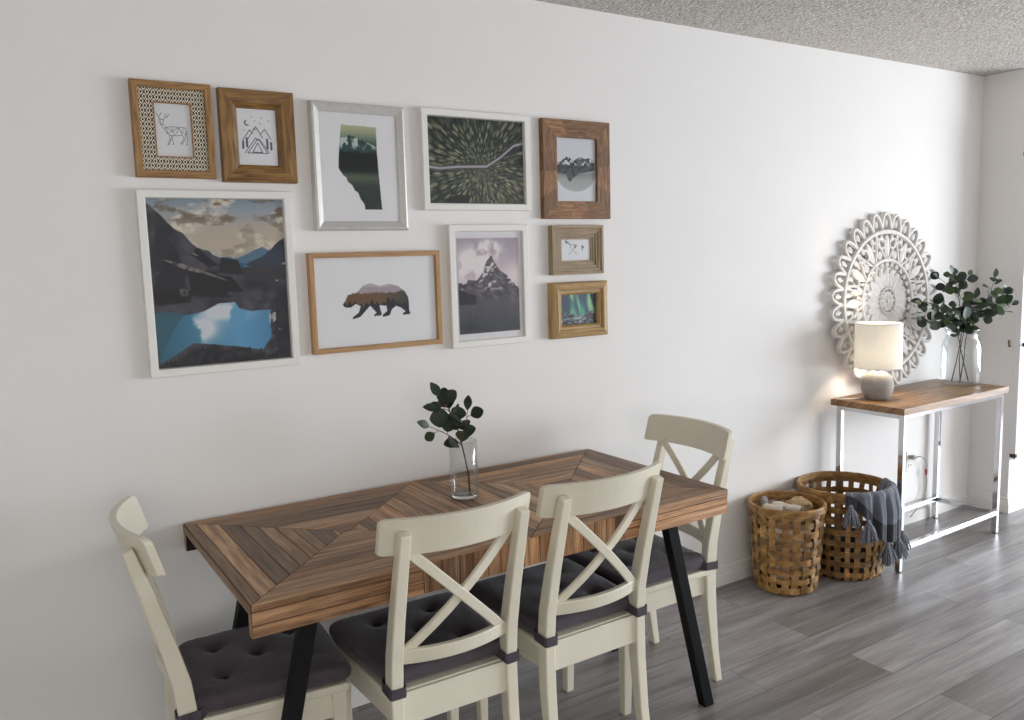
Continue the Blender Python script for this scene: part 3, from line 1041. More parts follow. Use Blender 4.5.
def inset_poly(poly, g):
    n = len(poly)
    area = sum(poly[i][0] * poly[(i + 1) % n][1] - poly[(i + 1) % n][0] * poly[i][1] for i in range(n))
    if area < 0:
        poly = poly[::-1]
    res = list(poly)
    for i in range(n):
        a, b = poly[i], poly[(i + 1) % n]
        dx, dy = b[0] - a[0], b[1] - a[1]
        l = math.hypot(dx, dy)
        if l < 1e-6:
            continue
        nx, ny = dy / l, -dx / l
        res = clip_poly(res, nx, ny, nx * a[0] + ny * a[1] - g)
        if len(res) < 3:
            return []
    return res


def board_tone(r, warm=0.0):
    k = r.choice([.44, .55, .66, .80, .92, 1.0, 1.08, 1.2, 1.35])
    g = r.uniform(-.05, .05)
    return (k * (1.0 + g + warm), k * (1.0), k * (1.0 - g * 1.4 - warm))


def planks(b, poly, direction, width, to3d, r, gap=0.0012, thick=0.003, phase=0.0, maxlen=9, warm=0.0):
    """boards of the given width laid along 'x' or 'y' and cut to a convex outline"""
    ax = 1 if direction == 'x' else 0
    lo = min(p[ax] for p in poly)
    hi = max(p[ax] for p in poly)
    y = lo + phase
    while y < hi:
        wd = width * r.uniform(.75, 1.25)
        nrm = (0, 1) if ax == 1 else (1, 0)
        q = clip_poly(poly, nrm[0], nrm[1], y + wd)
        q = clip_poly(q, -nrm[0], -nrm[1], -y)
        pieces = [q]
        if len(q) >= 3:
            lx = 1 - ax
            l0, l1 = min(p[lx] for p in q), max(p[lx] for p in q)
            if l1 - l0 > maxlen:
                cut = l0 + (l1 - l0) * r.uniform(.3, .7)
                mm = (1, 0) if lx == 0 else (0, 1)
                pieces = [clip_poly(q, mm[0], mm[1], cut), clip_poly(q, -mm[0], -mm[1], -cut)]
        for q in pieces:
            if len(q) >= 3:
                q = inset_poly(q, gap)
                if len(q) >= 3:
                    c = board_tone(r, warm)
                    du, dv = r.random() * 30, r.random() * 30
                    uv = [((p[0] + du, p[1] + dv) if direction == 'x' else (p[1] + du, p[0] + dv)) for p in q]
                    b.face([to3d(p[0], p[1], 0) for p in q], 0, uv, c)
                    n = len(q)
                    for i in range(n):
                        j = (i + 1) % n
                        b.face([to3d(*q[i], -thick), to3d(*q[j], -thick), to3d(*q[j], 0), to3d(*q[i], 0)], 0, [uv[i], uv[j], uv[j], uv[i]], c)
        y += wd


tr_ = random.Random(31)
table = thing('dining_table', 'reclaimed wood dining table with diamond plank pattern and black splayed legs', 'table', (0, 0, 0))
cxm, cym = (TX0 + TX1) / 2, (TY0 + TY1) / 2
DL, DR = TX0 + (TY1 - TY0) / 2 + 0.02, TX1 - (TY1 - TY0) / 2 - 0.02
b = MB()
top3 = lambda x, y, z: (x, y, TZ + z)
hx = (TY1 - TY0) / 2
reg = [([(TX0, TY0), (TX0, TY1), (TX0 + hx, cym)], 'y', 0.043), ([(TX1, TY0), (TX1, TY1), (TX1 - hx, cym)], 'y', 0.043),
       ([(TX0, TY1), (cxm, TY1), (DL, cym), (TX0 + hx, cym)], 'x', 0.046), ([(TX0, TY0), (cxm, TY0), (DL, cym), (TX0 + hx, cym)], 'x', 0.046),
       ([(TX1, TY1), (cxm, TY1), (DR, cym), (TX1 - hx, cym)], 'x', 0.046), ([(TX1, TY0), (cxm, TY0), (DR, cym), (TX1 - hx, cym)], 'x', 0.046),
       ([(cxm, TY0), (DL, cym), (cxm, TY1), (DR, cym)], 'y', 0.045)]
for poly, d, w in reg:
    planks(b, poly, d, w, top3, tr_)
b.build('tabletop', M['table'], table)
b = MB()
b.box(TX0 + .002, TX1 - .002, TY0 + .002, TY1 - .002, TZ - 0.026, TZ - 0.0022)
b.build('tabletop_core', M['gap'], table)
# thin end edging
for xa, xb in ((TX0, TX0 + .02), (TX1 - .02, TX1)):
    b = MB()
    x_face = xa if xa == TX0 else xb
    s = -1 if xa == TX0 else 1
    for (p, q) in ((TY0, TY0 + .4), (TY0 + .4, TY1)):
        c = board_tone(tr_, .05)
        b.face([(x_face + s * .001, p, TZ - .026), (x_face + s * .001, q, TZ - .026), (x_face + s * .001, q, TZ - .001), (x_face + s * .001, p, TZ - .001)], 0, [(p, 0), (q, 0), (q, .03), (p, .03)], c)
        b.face([(x_face + s * .001, p, TZ - .026), (x_face + s * .001, q, TZ - .026), (x_face - s * .02, q, TZ - .026), (x_face - s * .02, p, TZ - .026)], 0, [(p, 0), (q, 0), (q, .03), (p, .03)], c)
    b.build('end_edging', M['table'], table)
# long skirts: boards along x at the ends, upright in the middle
AZ0 = 0.676


def skirt(yf, sgn, name):
    b = MB()
    f3 = lambda x, z, t: (x, yf - sgn * (t + (0.010 * max(0, (z - 0.73) / 0.027)) * 0.0), z)
    for poly, d, w in (([(TX0, AZ0), (cxm - .33, AZ0), (cxm - .33, TZ - .002), (TX0, TZ - .002)], 'x', .03),
                       ([(cxm - .33, AZ0), (cxm + .33, AZ0), (cxm + .33, TZ - .002), (cxm - .33, TZ - .002)], 'y', .045),
                       ([(cxm + .33, AZ0), (TX1, AZ0), (TX1, TZ - .002), (cxm + .33, TZ - .002)], 'x', .028)):
        planks(b, poly, d, w, lambda x, z, t: (x, yf + sgn * t, z), tr_, warm=.06)  # warm golden light on the skirts put into the board tones
    # core with its end faces showing as end boards
    y0, y1 = sorted((yf + sgn * -0.0022, yf - sgn * 0.026))
    for xa, xb in ((TX0, TX0 + .004), (TX1 - .004, TX1)):
        c = board_tone(tr_, .06)
        x = xa if xa == TX0 else xb
        yo0, yo1 = sorted((yf, yf - sgn * 0.026))
        b.face([(x, yo0, AZ0), (x, yo1, AZ0), (x, yo1, TZ - .002), (x, yo0, TZ - .002)], 0, [(AZ0, 0), (AZ0, .03), (TZ, .03), (TZ, 0)], c)
    b.build(name, M['table'], table)
    b = MB()
    b.box(TX0 + .001, TX1 - .001, y0, y1, AZ0 + .001, TZ - .01)
    b.build('skirt_core', M['gap'], table)


skirt(TY0, -1, 'front_skirt')
skirt(TY1, 1, 'rear_skirt')
# legs: black square bar leaning outwards
for sx, xt, xf in ((-1, 0.602, 0.447), (1, 1.778, 1.948)):
    for yl in (-0.690, -0.200):
        b = MB()
        zt = TZ - 0.026
        k = (xf - xt) / 0.675
        rings = []
        for z in (0.0, zt):
            x = xt + k * (0.675 - z)
            rings.append([(x - .021, yl - .017, z), (x + .021, yl - .017, z), (x + .021, yl + .017, z), (x - .021, yl + .017, z)])
        b.loft(rings)
        b.build('leg', M['black'], table, 0.002)
    b = MB()
    xa = xt + ((xf - xt) / 0.675) * (0.675 - (TZ - .03))
    b.box(xa - .03, xa + .03, -0.71, -0.18, TZ - 0.032, TZ - 0.0262)
    b.build('mounting_plate', M['black'], table, 0.001)


# ------------------------------------------------------------------ dining chairs
def rect_ring(c, w, d, ang=0.0):
    """rectangle w (x) by d, in the plane square to a post leaning by ang in y-z"""
    c = Vector(c)
    ey = Vector((0, math.cos(ang), math.sin(ang)))
    ex = Vector((1, 0, 0))
    return [c - ex * w / 2 - ey * d / 2, c + ex * w / 2 - ey * d / 2, c + ex * w / 2 + ey * d / 2, c - ex * w / 2 + ey * d / 2]


SEAT_Z = 0.425


def make_chair(label):
    t = thing('dining_chair', label, 'chair', (0, 0, 0), 0, 'cream cross-back dining chairs')
    # seat board with rounded front
    b = MB()
    out = []
    for (x, y) in ((-.188, -.205), (.188, -.205), (.205, .172)):
        out.append((x, y))
    for k in range(7):
        a = k / 6
        out.append((.205 - .410 * a, .190 + .012 * math.sin(PI * a)))
    out.append((-.205, .172))
    rings = [[(x * s, y * s2, z) for x, y in out] for z, s, s2 in ((SEAT_Z - .022, .985, .985), (SEAT_Z - .018, 1, 1), (SEAT_Z - .004, 1, 1), (SEAT_Z, .985, .985))]
    b.loft(rings)
    b.build('seat', M['chair'], t, 0.002)
    # aprons
    b = MB()
    za, zb = SEAT_Z - .092, SEAT_Z - .021
    b.box(-.155, .155, .158, .176, za, zb)
    for s in (-1, 1):
        rings = [[(s * .163 - .009, -.19, za), (s * .163 + .009, -.19, za), (s * .163 + .009, -.19, zb), (s * .163 - .009, -.19, zb)],
                 [(s * .183 - .009, .16, za), (s * .183 + .009, .16, za), (s * .183 + .009, .16, zb), (s * .183 - .009, .16, zb)]]
        b.loft(rings)
    b.box(-.155, .155, -.215, -.197, za, zb + .018)
    b.build('apron', M['chair'], t, 0.002)
    # front legs
    for s in (-1, 1):
        b = MB()
        b.loft([rect_ring((s * .176, .168, 0), .028, .028), rect_ring((s * .178, .166, .2), .034, .034), rect_ring((s * .179, .165, SEAT_Z - .02), .040, .040)])
        b.build('leg', M['chair'], t, 0.003)
        # rear leg running on into the back post
        b = MB()
        prof = [(0, -.240, .032, .028), (.12, -.222, .033, .032), (.28, -.206, .034, .042), (.42, -.202, .034, .045), (.52, -.212, .034, .043), (.64, -.240, .033, .038), (.76, -.273, .032, .033), (.873, -.306, .030, .026)]
        rings = []
        for i, (z, y, w, d) in enumerate(prof):
            z0, y0 = prof[max(i - 1, 0)][:2]
            z1, y1 = prof[min(i + 1, len(prof) - 1)][:2]
            ang = 0 if i == 0 else -math.atan2(y1 - y0, z1 - z0)
            rings.append(rect_ring((s * (.172 - .004 * (z / .87)), y, z), w, d, ang))
        b.loft(rings)
        b.build('rear_leg_post', M['chair'], t, 0.004)
    # curved top rail (bowed backwards)
    def bow(x, z, half=.215, dep=.058):
        return -.240 - (z - .64) * .283 + .017 + dep * ((x / half) ** 2 - .60)
    b = MB()
    rings = []
    n = 26
    for i in range(n + 1):
        x = -.215 * math.cos(PI * i / n)
        e = max(0.0, (abs(x) - .197) / .018)
        cut = .016 * (1 - math.sqrt(max(0, 1 - e * e)))
        zl, zh = .808 + cut * .35, .906 - cut
        ring = []
        for z in (zl, zh):
            ring.append((x, bow(x, z), z))
        th = .019
        p0, p1 = Vector(ring[0]), Vector(ring[1])
        rings.append([p0, p0 + Vector((0, th, 0)), p1 + Vector((0, th, 0)), p1])
    b.loft(rings)
    b.build('top_rail', M['chair'], t, 0.005, 3)
    # lower curved stretcher
    b = MB()
    rings = []
    for i in range(17):
        x = -.158 + .316 * i / 16
        y = -.205 - .034 * (1 - (x / .158) ** 2)
        rings.append([(x, y - .010, .500), (x, y + .010, .500), (x, y + .004, .540), (x, y - .016, .540)])
    b.loft(rings)
    b.build('lower_rail', M['chair'], t, 0.004)
    # crossed slats
    for s in (-1, 1):
        b = MB()
        pts = []
        for i in range(9):
            a = i / 8
            x = s * (-.146 + .292 * a)
            z = .526 + .290 * a
            y_low = -.207 - .034 * (1 - (x / .158) ** 2)
            y = y_low + (bow(x, .81) + .0095 - y_low) * a + (.004 if s > 0 else -.004)
            pts.append((x, y, z))
        b.strip(pts, (0, 1, .18), .027, .012)
        b.build('cross_slat', M['chair'], t, 0.003)
    # cushion: tufted pad
    nx, ny = 36, 36
    tufts = [(-.085, -.10), (.085, -.10), (0, 0), (-.085, .105), (.085, .105)]
    def outline(u, v):
        # u,v in -1..1 -> squircle-ish footprint narrowing to the rear
        k = 14.0
        m = (abs(u) ** k + abs(v) ** k) ** (1 / k) if (u or v) else 1
        mx = max(abs(u), abs(v))
        f = mx / m if m else 1
        y = v * f * .199 + .006
        x = u * f * (.197 + .014 * (v))
        return x, y
    vs_, fs = [], []
    for side in (1, -1):
        for j in range(ny + 1):
            for i in range(nx + 1):
                u, v = -1 + 2 * i / nx, -1 + 2 * j / ny
                u, v = math.sin(u * PI / 2), math.sin(v * PI / 2)
                x, y = outline(u, v)
                mx = max(abs(u), abs(v))
                edge = (1 - mx ** 26) ** .5
                z = .024 * edge
                if side > 0:
                    z += .008 * (1 - mx ** 3)
                    for (p, q) in tufts:
                        d = math.hypot(x - p, y - q)
                        z -= .018 * math.exp(-(d / .020) ** 2) + .006 * math.exp(-(d / .055) ** 2)
                        # little gathers radiating from each tuft
                    z += .0012 * math.sin(x * 160 + y * 70) * math.sin(y * 130)
                else:
                    z = -min(z, .024)
                vs_.append((x, y, SEAT_Z + .026 + z))
    S = (nx + 1) * (ny + 1)
    for s in (0, 1):
        for j in range(ny):
            for i in range(nx):
                a = s * S + j * (nx + 1) + i
                q = (a, a + 1, a + nx + 2, a + nx + 1)
                fs.append(q if s == 0 else q[::-1])
    b = MB()
    b.mesh(vs_, fs, 0, True)
    cu = b.build('seat_cushion', M['cushion'], t)
    for (p, q) in tufts:
        b = MB()
        b.lathe([(0, .004), (.004, .0035), (.0062, .0015), (.0065, 0), (0, -.002)], 12, p, q)
        o = b.build('tuft_button', M['strap'], cu)
        o.location = (0, 0, SEAT_Z + .040)
    # straps round the rear posts
    for s in (-1, 1):
        b = MB()
        x, y, z = s * .170, -.2025, SEAT_Z + .012
        w, d = .021, .027
        pts = [(x - s * .03, y + .055, z + .012), (x - s * (w + .004), y + d, z + .004), (x - s * w, y - d + .004, z - .002), (x - s * (w - .004), y - d, z - .004), (x + s * (w - .004), y - d, z - .003),
               (x + s * w, y - d + .004, z - .002), (x + s * w, y + d - .002, z + .001), (x + s * (w - .006), y + d + .004, z + .003), (x - s * .012, y + .052, z + .008)]
        cen = Vector((x, y, z))
        P = [Vector(p) for p in pts]
        rings = []
        for i, p in enumerate(P):
            dr = (p - cen)
            dr.z = 0
            dr.normalize()
            rings.append([p + Vector((0, 0, .014)), p + dr * .003 + Vector((0, 0, .014)), p + dr * .003 - Vector((0, 0, .014)), p - Vector((0, 0, .014))])
        b.loft(rings)
        b.build('cushion_strap', M['strap'], cu, 0.001)
    return t


chair_labels = [
    ('cream cross-back chair seen from behind, nearer the left end of the table front', (0.974, -0.526, 0), R(-1.0)),
    ('cream cross-back chair seen from behind, nearer the right end of the table front', (1.448, -0.514, 0), R(0.4)),
    ('cream cross-back chair at the right end of the table, back towards the baskets', (1.867, -0.408, 0), R(87.0)),
    ('cream cross-back chair at the left end of the table, seen from its side', (0.550, -0.390, 0), R(-94)),
]
first = make_chair(chair_labels[0][0])
for i, (lb, loc, rz) in enumerate(chair_labels):
    o = first if i == 0 else copy_tree(first)
    o.location = loc
    o.rotation_euler = (0, 0, rz)
    o['label'] = lb


# ------------------------------------------------------------------ eucalyptus sprigs and vases
def leaf(b, base, direction, normal, length, width, col, round_=True):
    d = Vector(direction).normalized()
    n = Vector(normal)
    n = (n - d * n.dot(d)).normalized()
    s = d.cross(n)
    base = Vector(base)
    prof = [(0, .0), (.08, .35), (.22, .72), (.42, 1.0), (.62, .97), (.82, .68), (.94, .36), (1.0, .0)] if round_ else [(0, 0), (.1, .3), (.3, .8), (.5, 1), (.7, .82), (.88, .42), (1, 0)]
    P = []
    for a, w in prof:
        c = base + d * (a * length) - n * (.22 * length * (a - .4) ** 2)
        P.append((c, w * width / 2))
    vs_ = []
    for c, w in P:
        vs_ += [c - s * w + n * (.16 * w), c, c + s * w + n * (.16 * w)]
    fs = []
    for i in range(len(P) - 1):
        a = i * 3
        fs += [(a, a + 1, a + 4, a + 3), (a + 1, a + 2, a + 5, a + 4)]
    b.mesh(vs_, fs, 0, True, col)
    # underside, a hair below, so a leaf has a thickness
    b.mesh([v - n * .0007 for v in vs_], [f[::-1] for f in fs], 0, True, tuple(x * 1.1 for x in col))


GREENS = ['2E3D28', '34462C', '3F5230', '27352A', '465A3A', '3B4A3F', '50603A']


def branch(label, pts, leaves, stem_r, r, group, parent_mat=None, size=.045, start=.35, greens=GREENS, twigs=()):
    """a sprig: stem and round leaves in pairs"""
    root = thing('eucalyptus_branch', label, 'branch', pts[0], 0, group)
    o = Vector(pts[0])
    P = catmull([Vector(p) - o for p in pts], 8)
    b = MB()
    n = len(P)
    b.tube(P, [stem_r * (1 - .6 * i / (n - 1)) for i in range(n)], 6)
    lf = MB()

    def foliate(P, cnt, start, size):
        n = len(P)
        for k in range(cnt):
            a = start + (1 - start) * (k + .3) / cnt
            i = min(n - 2, int(a * (n - 1)))
            p = P[i]
            t = (P[i + 1] - P[i]).normalized()
            ang = k * 2.4 + r.uniform(-.5, .5)
            side = t.orthogonal().normalized()
            side.rotate(Matrix.Rotation(ang, 3, t))
            dr = (t * r.uniform(.2, .7) + side).normalized()
            pet = r.uniform(.006, .018)
            q = p + dr * pet
            b.tube([p, p + dr * pet * .6 + t * .001, q], .0009, 4)
            nn = Vector((r.uniform(-.6, .6) - .5, r.uniform(-.6, .6) - .8, r.uniform(.1, 1.0)))
            sz = size * r.uniform(.75, 1.15) * (1 - .35 * a)
            lf_col = hexc(r.choice(greens))
            leaf(lf, q, dr, nn, sz, sz * r.uniform(.78, .98), lf_col, True)
        t = (P[-1] - P[-2]).normalized()
        leaf(lf, P[-1], t, (-.4, -.8, .5), size * .75, size * .4, hexc(r.choice(greens)), False)
    foliate(P, leaves, start, size)
    for tw, cnt in twigs:
        T = catmull([Vector(p) - o for p in tw], 6)
        b.tube(T, [stem_r * .6 * (1 - .5 * i / (len(T) - 1)) for i in range(len(T))], 5)
        foliate(T, cnt, .25, size * .9)
    b.build('stem', M['stem'], root)
    lf.build('foliage', M['leaf'], root)
    return root


def glass_vessel(root_name, label, cat, loc, outer, thick, n=48):
    """outer = profile (r, z) from the base centre up to the lip; inner wall offset by thick"""
    t = thing(root_name, label, cat, loc)
    return t


VX, VY = 1.262, -0.297
vase = thing('glass_vase', 'clear straight glass vase on the dining table', 'vase', (VX, VY, TZ))
b = MB()
ro, ri, hv = .045, .0425, .187
b.lathe([(0.0, 0.0005), (ro - .003, .0005), (ro, .004), (ro, hv - .001), (ro - .0012, hv), (ri, hv - .001), (ri, .016), (ri - .006, .012), (0, .011)], 48)
b.build('vase_body', M['glass'], vase)
tg, nt, nd, lk, bs = new_mat('thick_glass')
bs.inputs['Base Color'].default_value = (.97, .985, .98, 1)
bs.inputs['Transmission Weight'].default_value = 1.0
bs.inputs['Roughness'].default_value = 0.02
bs.inputs['IOR'].default_value = 1.45
b = MB()
b.lathe([(0, .0012), (ro - .006, .0012), (ro - .003, .003), (ro - .003, .011), (ro - .006, .0135), (ro - .014, .012), (0, .0105)], 48)
b.build('vase_base', tg, vase)
rr = random.Random(5)
z0 = TZ + .0135
branch('short eucalyptus sprig standing in the straight vase on the table', [(VX + .022, VY + .005, z0), (VX + .014, VY, TZ + .08), (VX - .004, VY, TZ + .17), (VX - .03, VY - .002, TZ + .26), (VX - .075, VY, TZ + .335)],
       11, .0032, rr, None, size=.078, start=.50, greens=['22301F', '2A3A24', '26332A', '31422A'],
       twigs=[([(VX - .004, VY, TZ + .17), (VX - .05, VY + .01, TZ + .21), (VX - .115, VY, TZ + .245)], 3), ([(VX - .01, VY, TZ + .19), (VX + .008, VY - .01, TZ + .24), (VX + .02, VY, TZ + .28)], 3),
              ([(VX - .03, VY, TZ + .26), (VX - .05, VY, TZ + .29), (VX - .085, VY, TZ + .30)], 2)])

# ------------------------------------------------------------------ console table
CX0, CX1, CY0, CY1, CZ = 3.474, 4.420, -0.420, -0.038, 0.787
console = thing('console_table', 'narrow console table with wooden top and chrome frame beside the corner', 'table', (0, 0, 0))
b = MB()
cr_ = random.Random(12)
for (y0, y1) in ((CY0, CY0 + .075), (CY0 + .075, CY0 + .165), (CY0 + .165, CY0 + .25), (CY0 + .25, CY0 + .33), (CY0 + .33, CY1)):
    c = board_tone(cr_, .0)
    c = tuple(.45 + .6 * x for x in c)
    du, dv = cr_.random() * 20, cr_.random() * 20
    x0, x1, z0_, z1_ = CX0, CX1, CZ - .030, CZ
    g = .0006
    y0 += g
    y1 -= g
    for pts in ([(x0, y0, z1_), (x1, y0, z1_), (x1, y1, z1_), (x0, y1, z1_)], [(x0, y1, z0_), (x1, y1, z0_), (x1, y0, z0_), (x0, y0, z0_)],
                [(x0, y0, z0_), (x1, y0, z0_), (x1, y0, z1_), (x0, y0, z1_)], [(x1, y1, z0_), (x0, y1, z0_), (x0, y1, z1_), (x1, y1, z1_)],
                [(x0, y1, z0_), (x0, y0, z0_), (x0, y0, z1_), (x0, y1, z1_)], [(x1, y0, z0_), (x1, y1, z0_), (x1, y1, z1_), (x1, y0, z1_)]):
        b.face(pts, 0, [(p[0] + du, p[1] + p[2] + dv) for p in pts], c)
b.build('tabletop', M['console_top'], console)
LX0, LX1, LY0, LY1, TW = 3.520, 4.410, -0.386, -0.062, .025
frame_z = CZ - .030
for x in (LX0, LX1):
    for y in (LY0, LY1):
        b = MB()
        b.box(x - TW / 2, x + TW / 2, y - TW / 2, y + TW / 2, 0.004, frame_z)
        o = b.build('leg', M['chrome'], console, 0.0015)
        b = MB()
        b.lathe([(0, 0), (.010, 0), (.010, .004), (0, .004)], 16, x, y)
        b.build('foot_glide', M['black'], o)
for nm, zc in (('top_bar', frame_z - TW / 2), ('stretcher', .112)):
    for y in (LY0, LY1):
        b = MB()
        b.box(LX0 + TW / 2, LX1 - TW / 2, y - TW / 2, y + TW / 2, zc - TW / 2, zc + TW / 2)
        b.build(nm, M['chrome'], console, 0.0015)
    for x in (LX0, LX1):
        b = MB()
        b.box(x - TW / 2, x + TW / 2, LY0 + TW / 2, LY1 - TW / 2, zc - TW / 2, zc + TW / 2)
        b.build(nm, M['chrome'], console, 0.0015)

def rebase(root, p, rz=0.0):
    """move a thing's base to p without moving its parts, then turn it"""
    p = Vector(p)
    seen = set()
    for o in root.children_recursive:
        if o.data is not None and o.data.name not in seen:
            seen.add(o.data.name)
            o.data.transform(Matrix.Translation(-p))
    root.location = p
    root.rotation_euler = (0, 0, rz)


rebase(table, (cxm, cym, 0))
rebase(console, (3.474, -0.420, 0), R(1.4))

# ------------------------------------------------------------------ lamp
LMX, LMY = 3.626, -0.180
lamp = thing('table_lamp', 'small lit table lamp with white drum shade and round grey base on console', 'lamp', (LMX, LMY, CZ))
b = MB()
b.lathe([(0, 0), (.044, 0), (.052, .004), (.064, .022), (.0725, .048), (.0745, .068), (.070, .095), (.058, .118), (.040, .132), (.022, .138), (.0, .138)], 48)
b.build('lamp_base', M['concrete'], lamp)
b = MB()
b.lathe([(.011, .136), (.011, .152), (.017, .153), (.017, .185), (0, .186)], 24)
b.build('lamp_socket', M['brass'], lamp)
ms, nt, nd, lk, bs = new_mat('white_shade_linen')
mpp = mapping(nt, 'Object', (1, 1, 1))
nz = noise_tex(nt, mpp, 160, 3)
rs = ramp(nt, [(.3, hexc('F0EEEA')), (.7, hexc('F8F7F4'))])
lk.new(nz.outputs['Fac'], rs.inputs['Fac'])
trl = N(nt, 'ShaderNodeBsdfTranslucent')
dif = N(nt, 'ShaderNodeBsdfDiffuse')
lk.new(rs.outputs['Color'], trl.inputs['Color'])
lk.new(rs.outputs['Color'], dif.inputs['Color'])
mxs = N(nt, 'ShaderNodeMixShader')
mxs.inputs['Fac'].default_value = 0.45
lk.new(dif.outputs[0], mxs.inputs[1])
lk.new(trl.outputs[0], mxs.inputs[2])
lk.new(mxs.outputs[0], nd['Material Output'].inputs['Surface'])
nd.remove(bs)
b = MB()
RS, S0, S1 = .107, .154, .370
b.lathe([(RS, S0), (RS, S1)], 64)
b.lathe([(RS - .0012, S1), (RS - .0012, S0)], 64)
shade = b.build('lamp_shade', ms, lamp)
b = MB()
for z in (S0 + .002, S1 - .002):
    b = MB()
    b.tube([((RS - .0006) * math.cos(a), (RS - .0006) * math.sin(a), z) for a in [2 * PI * i / 64 for i in range(64)]], .0022, 6, closed=True)
    b.build('shade_ring', M['plastic'], shade)
for k in range(3):
    b = MB()
    a = 2 * PI * k / 3 + .4
    b.tube([(.016 * math.cos(a), .016 * math.sin(a), .170), (RS * math.cos(a), RS * math.sin(a), S0 + .004)], .0007, 5)
    b.build('shade_spoke', M['plastic'], shade)
mb_, nt, nd, lk, bs = new_mat('lit_bulb')
bs.inputs['Base Color'].default_value = (1, .9, .75, 1)
bs.inputs['Emission Color'].default_value = (1, .88, .70, 1)
bs.inputs['Emission Strength'].default_value = 12.0
b = MB()
b.lathe([(0, .186), (.013, .187), (.016, .200), (.026, .222), (.030, .240), (.026, .258), (.014, .269), (0, .272)], 24)
b.build('light_bulb', mb_, lamp)
pd = bpy.data.lights.new('bulb_light', 'POINT')
pd.energy = 20.0
pd.color = (1, .82, .58)
pd.shadow_soft_size = .034
po = bpy.data.objects.new('bulb_light', pd)
C.objects.link(po)
po.parent = lamp
po.location = (0, 0, .236)
b = MB()
b.tube(catmull([(-.060, .03, .012), (-.10, .06, .0035), (-.14, .09, .0035), (-.145, .12, .0035), (-.11, .138, .004), (-.09, .1455, -.01), (-.085, .1465, -.10), (-.08, .148, -.40)], 8), .003, 6)
b.build('lamp_cord', M['plastic'], lamp)

# ------------------------------------------------------------------ glass jar and branches on the console
JX, JY = 4.348, -0.184
jar = thing('glass_jar', 'wide clear glass jar on right end of the console', 'jar', (JX, JY, CZ))
b = MB()
prof = [(0, .001), (.088, .001), (.096, .006), (.0975, .016), (.0975, .165), (.095, .188), (.085, .212), (.078, .224), (.076, .236), (.080, .252), (.086, .259), (.087, .264), (.084, .266)]
inner = [(.081, .262), (.0735, .246), (.0725, .234), (.075, .222), (.082, .210), (.0915, .187), (.094, .165), (.094, .018), (.086, .010), (0, .009)]
b.lathe([(r_, z_ * 1.10) for r_, z_ in prof + inner], 56)
b.build('jar_body', M['glass'], jar)
rr = random.Random(9)
bz = CZ + .013
GB = 'eucalyptus branches in the glass jar'
G2 = ['233022', '2C3B27', '3A4C30', '222E28', '4A5B36', '45554E', '303F2C']
branch('eucalyptus branch reaching far left from the jar over the carved disc', [(JX + .055, JY - .01, bz), (JX + .01, JY, CZ + .14), (JX - .04, JY + .005, CZ + .27), (JX - .14, JY, CZ + .35), (JX - .26, JY - .01, CZ + .41)],
       20, .0034, rr, GB, size=.078, start=.48, greens=G2, twigs=[([(JX - .14, JY, CZ + .35), (JX - .24, JY - .03, CZ + .345), (JX - .40, JY - .02, CZ + .37)], 9), ([(JX - .2, JY, CZ + .38), (JX - .30, JY, CZ + .44), (JX - .38, JY, CZ + .45)], 6)])
branch('eucalyptus branch rising tallest to the upper left of the jar', [(JX - .05, JY + .02, bz), (JX - .02, JY + .01, CZ + .14), (JX - .01, JY, CZ + .27), (JX - .07, JY - .02, CZ + .42), (JX - .13, JY - .03, CZ + .53), (JX - .16, JY - .03, CZ + .585)],
       20, .0032, rr, GB, size=.070, start=.45, greens=G2, twigs=[([(JX - .09, JY - .02, CZ + .46), (JX - .14, JY, CZ + .52), (JX - .24, JY, CZ + .57)], 5), ([(JX - .12, JY - .03, CZ + .52), (JX - .06, JY - .03, CZ + .55), (JX - .02, JY - .03, CZ + .575)], 3)])
branch('eucalyptus branch leaning right from the jar toward the white cupboard', [(JX - .06, JY - .03, bz), (JX - .01, JY - .02, CZ + .14), (JX + .035, JY - .01, CZ + .27), (JX + .13, JY - .04, CZ + .37), (JX + .24, JY - .06, CZ + .43), (JX + .29, JY - .07, CZ + .46)],
       21, .0034, rr, GB, size=.080, start=.45, greens=G2, twigs=[([(JX + .15, JY - .04, CZ + .39), (JX + .17, JY - .05, CZ + .48), (JX + .18, JY - .06, CZ + .55)], 6), ([(JX + .16, JY - .04, CZ + .39), (JX + .26, JY - .06, CZ + .37), (JX + .33, JY - .08, CZ + .40)], 4)])
branch('short bushy eucalyptus branch at the middle of the jar mouth', [(JX + .05, JY + .03, bz), (JX + .02, JY + .02, CZ + .14), (JX - .005, JY - .01, CZ + .27), (JX - .03, JY - .05, CZ + .36), (JX - .02, JY - .07, CZ + .45)],
       20, .003, rr, GB, size=.084, start=.50, greens=G2, twigs=[([(JX - .02, JY - .04, CZ + .32), (JX + .05, JY - .06, CZ + .38), (JX + .09, JY - .07, CZ + .42)], 5), ([(JX - .02, JY - .03, CZ + .31), (JX - .10, JY - .07, CZ + .34), (JX - .17, JY - .08, CZ + .36)], 5)])


# ------------------------------------------------------------------ carved disc leaning on the wall
MR = 0.455
disc = thing('carved_mandala', 'large round whitewashed carved wooden disc leaning against the wall', 'wall decoration', (3.902, -0.050, CZ + .0015))
disc.rotation_euler = (R(-2.2), 0, 0)
DCZ = MR


def dp(r, a, y=0.0):
    return Vector((r * math.sin(a), y, DCZ + r * math.cos(a)))


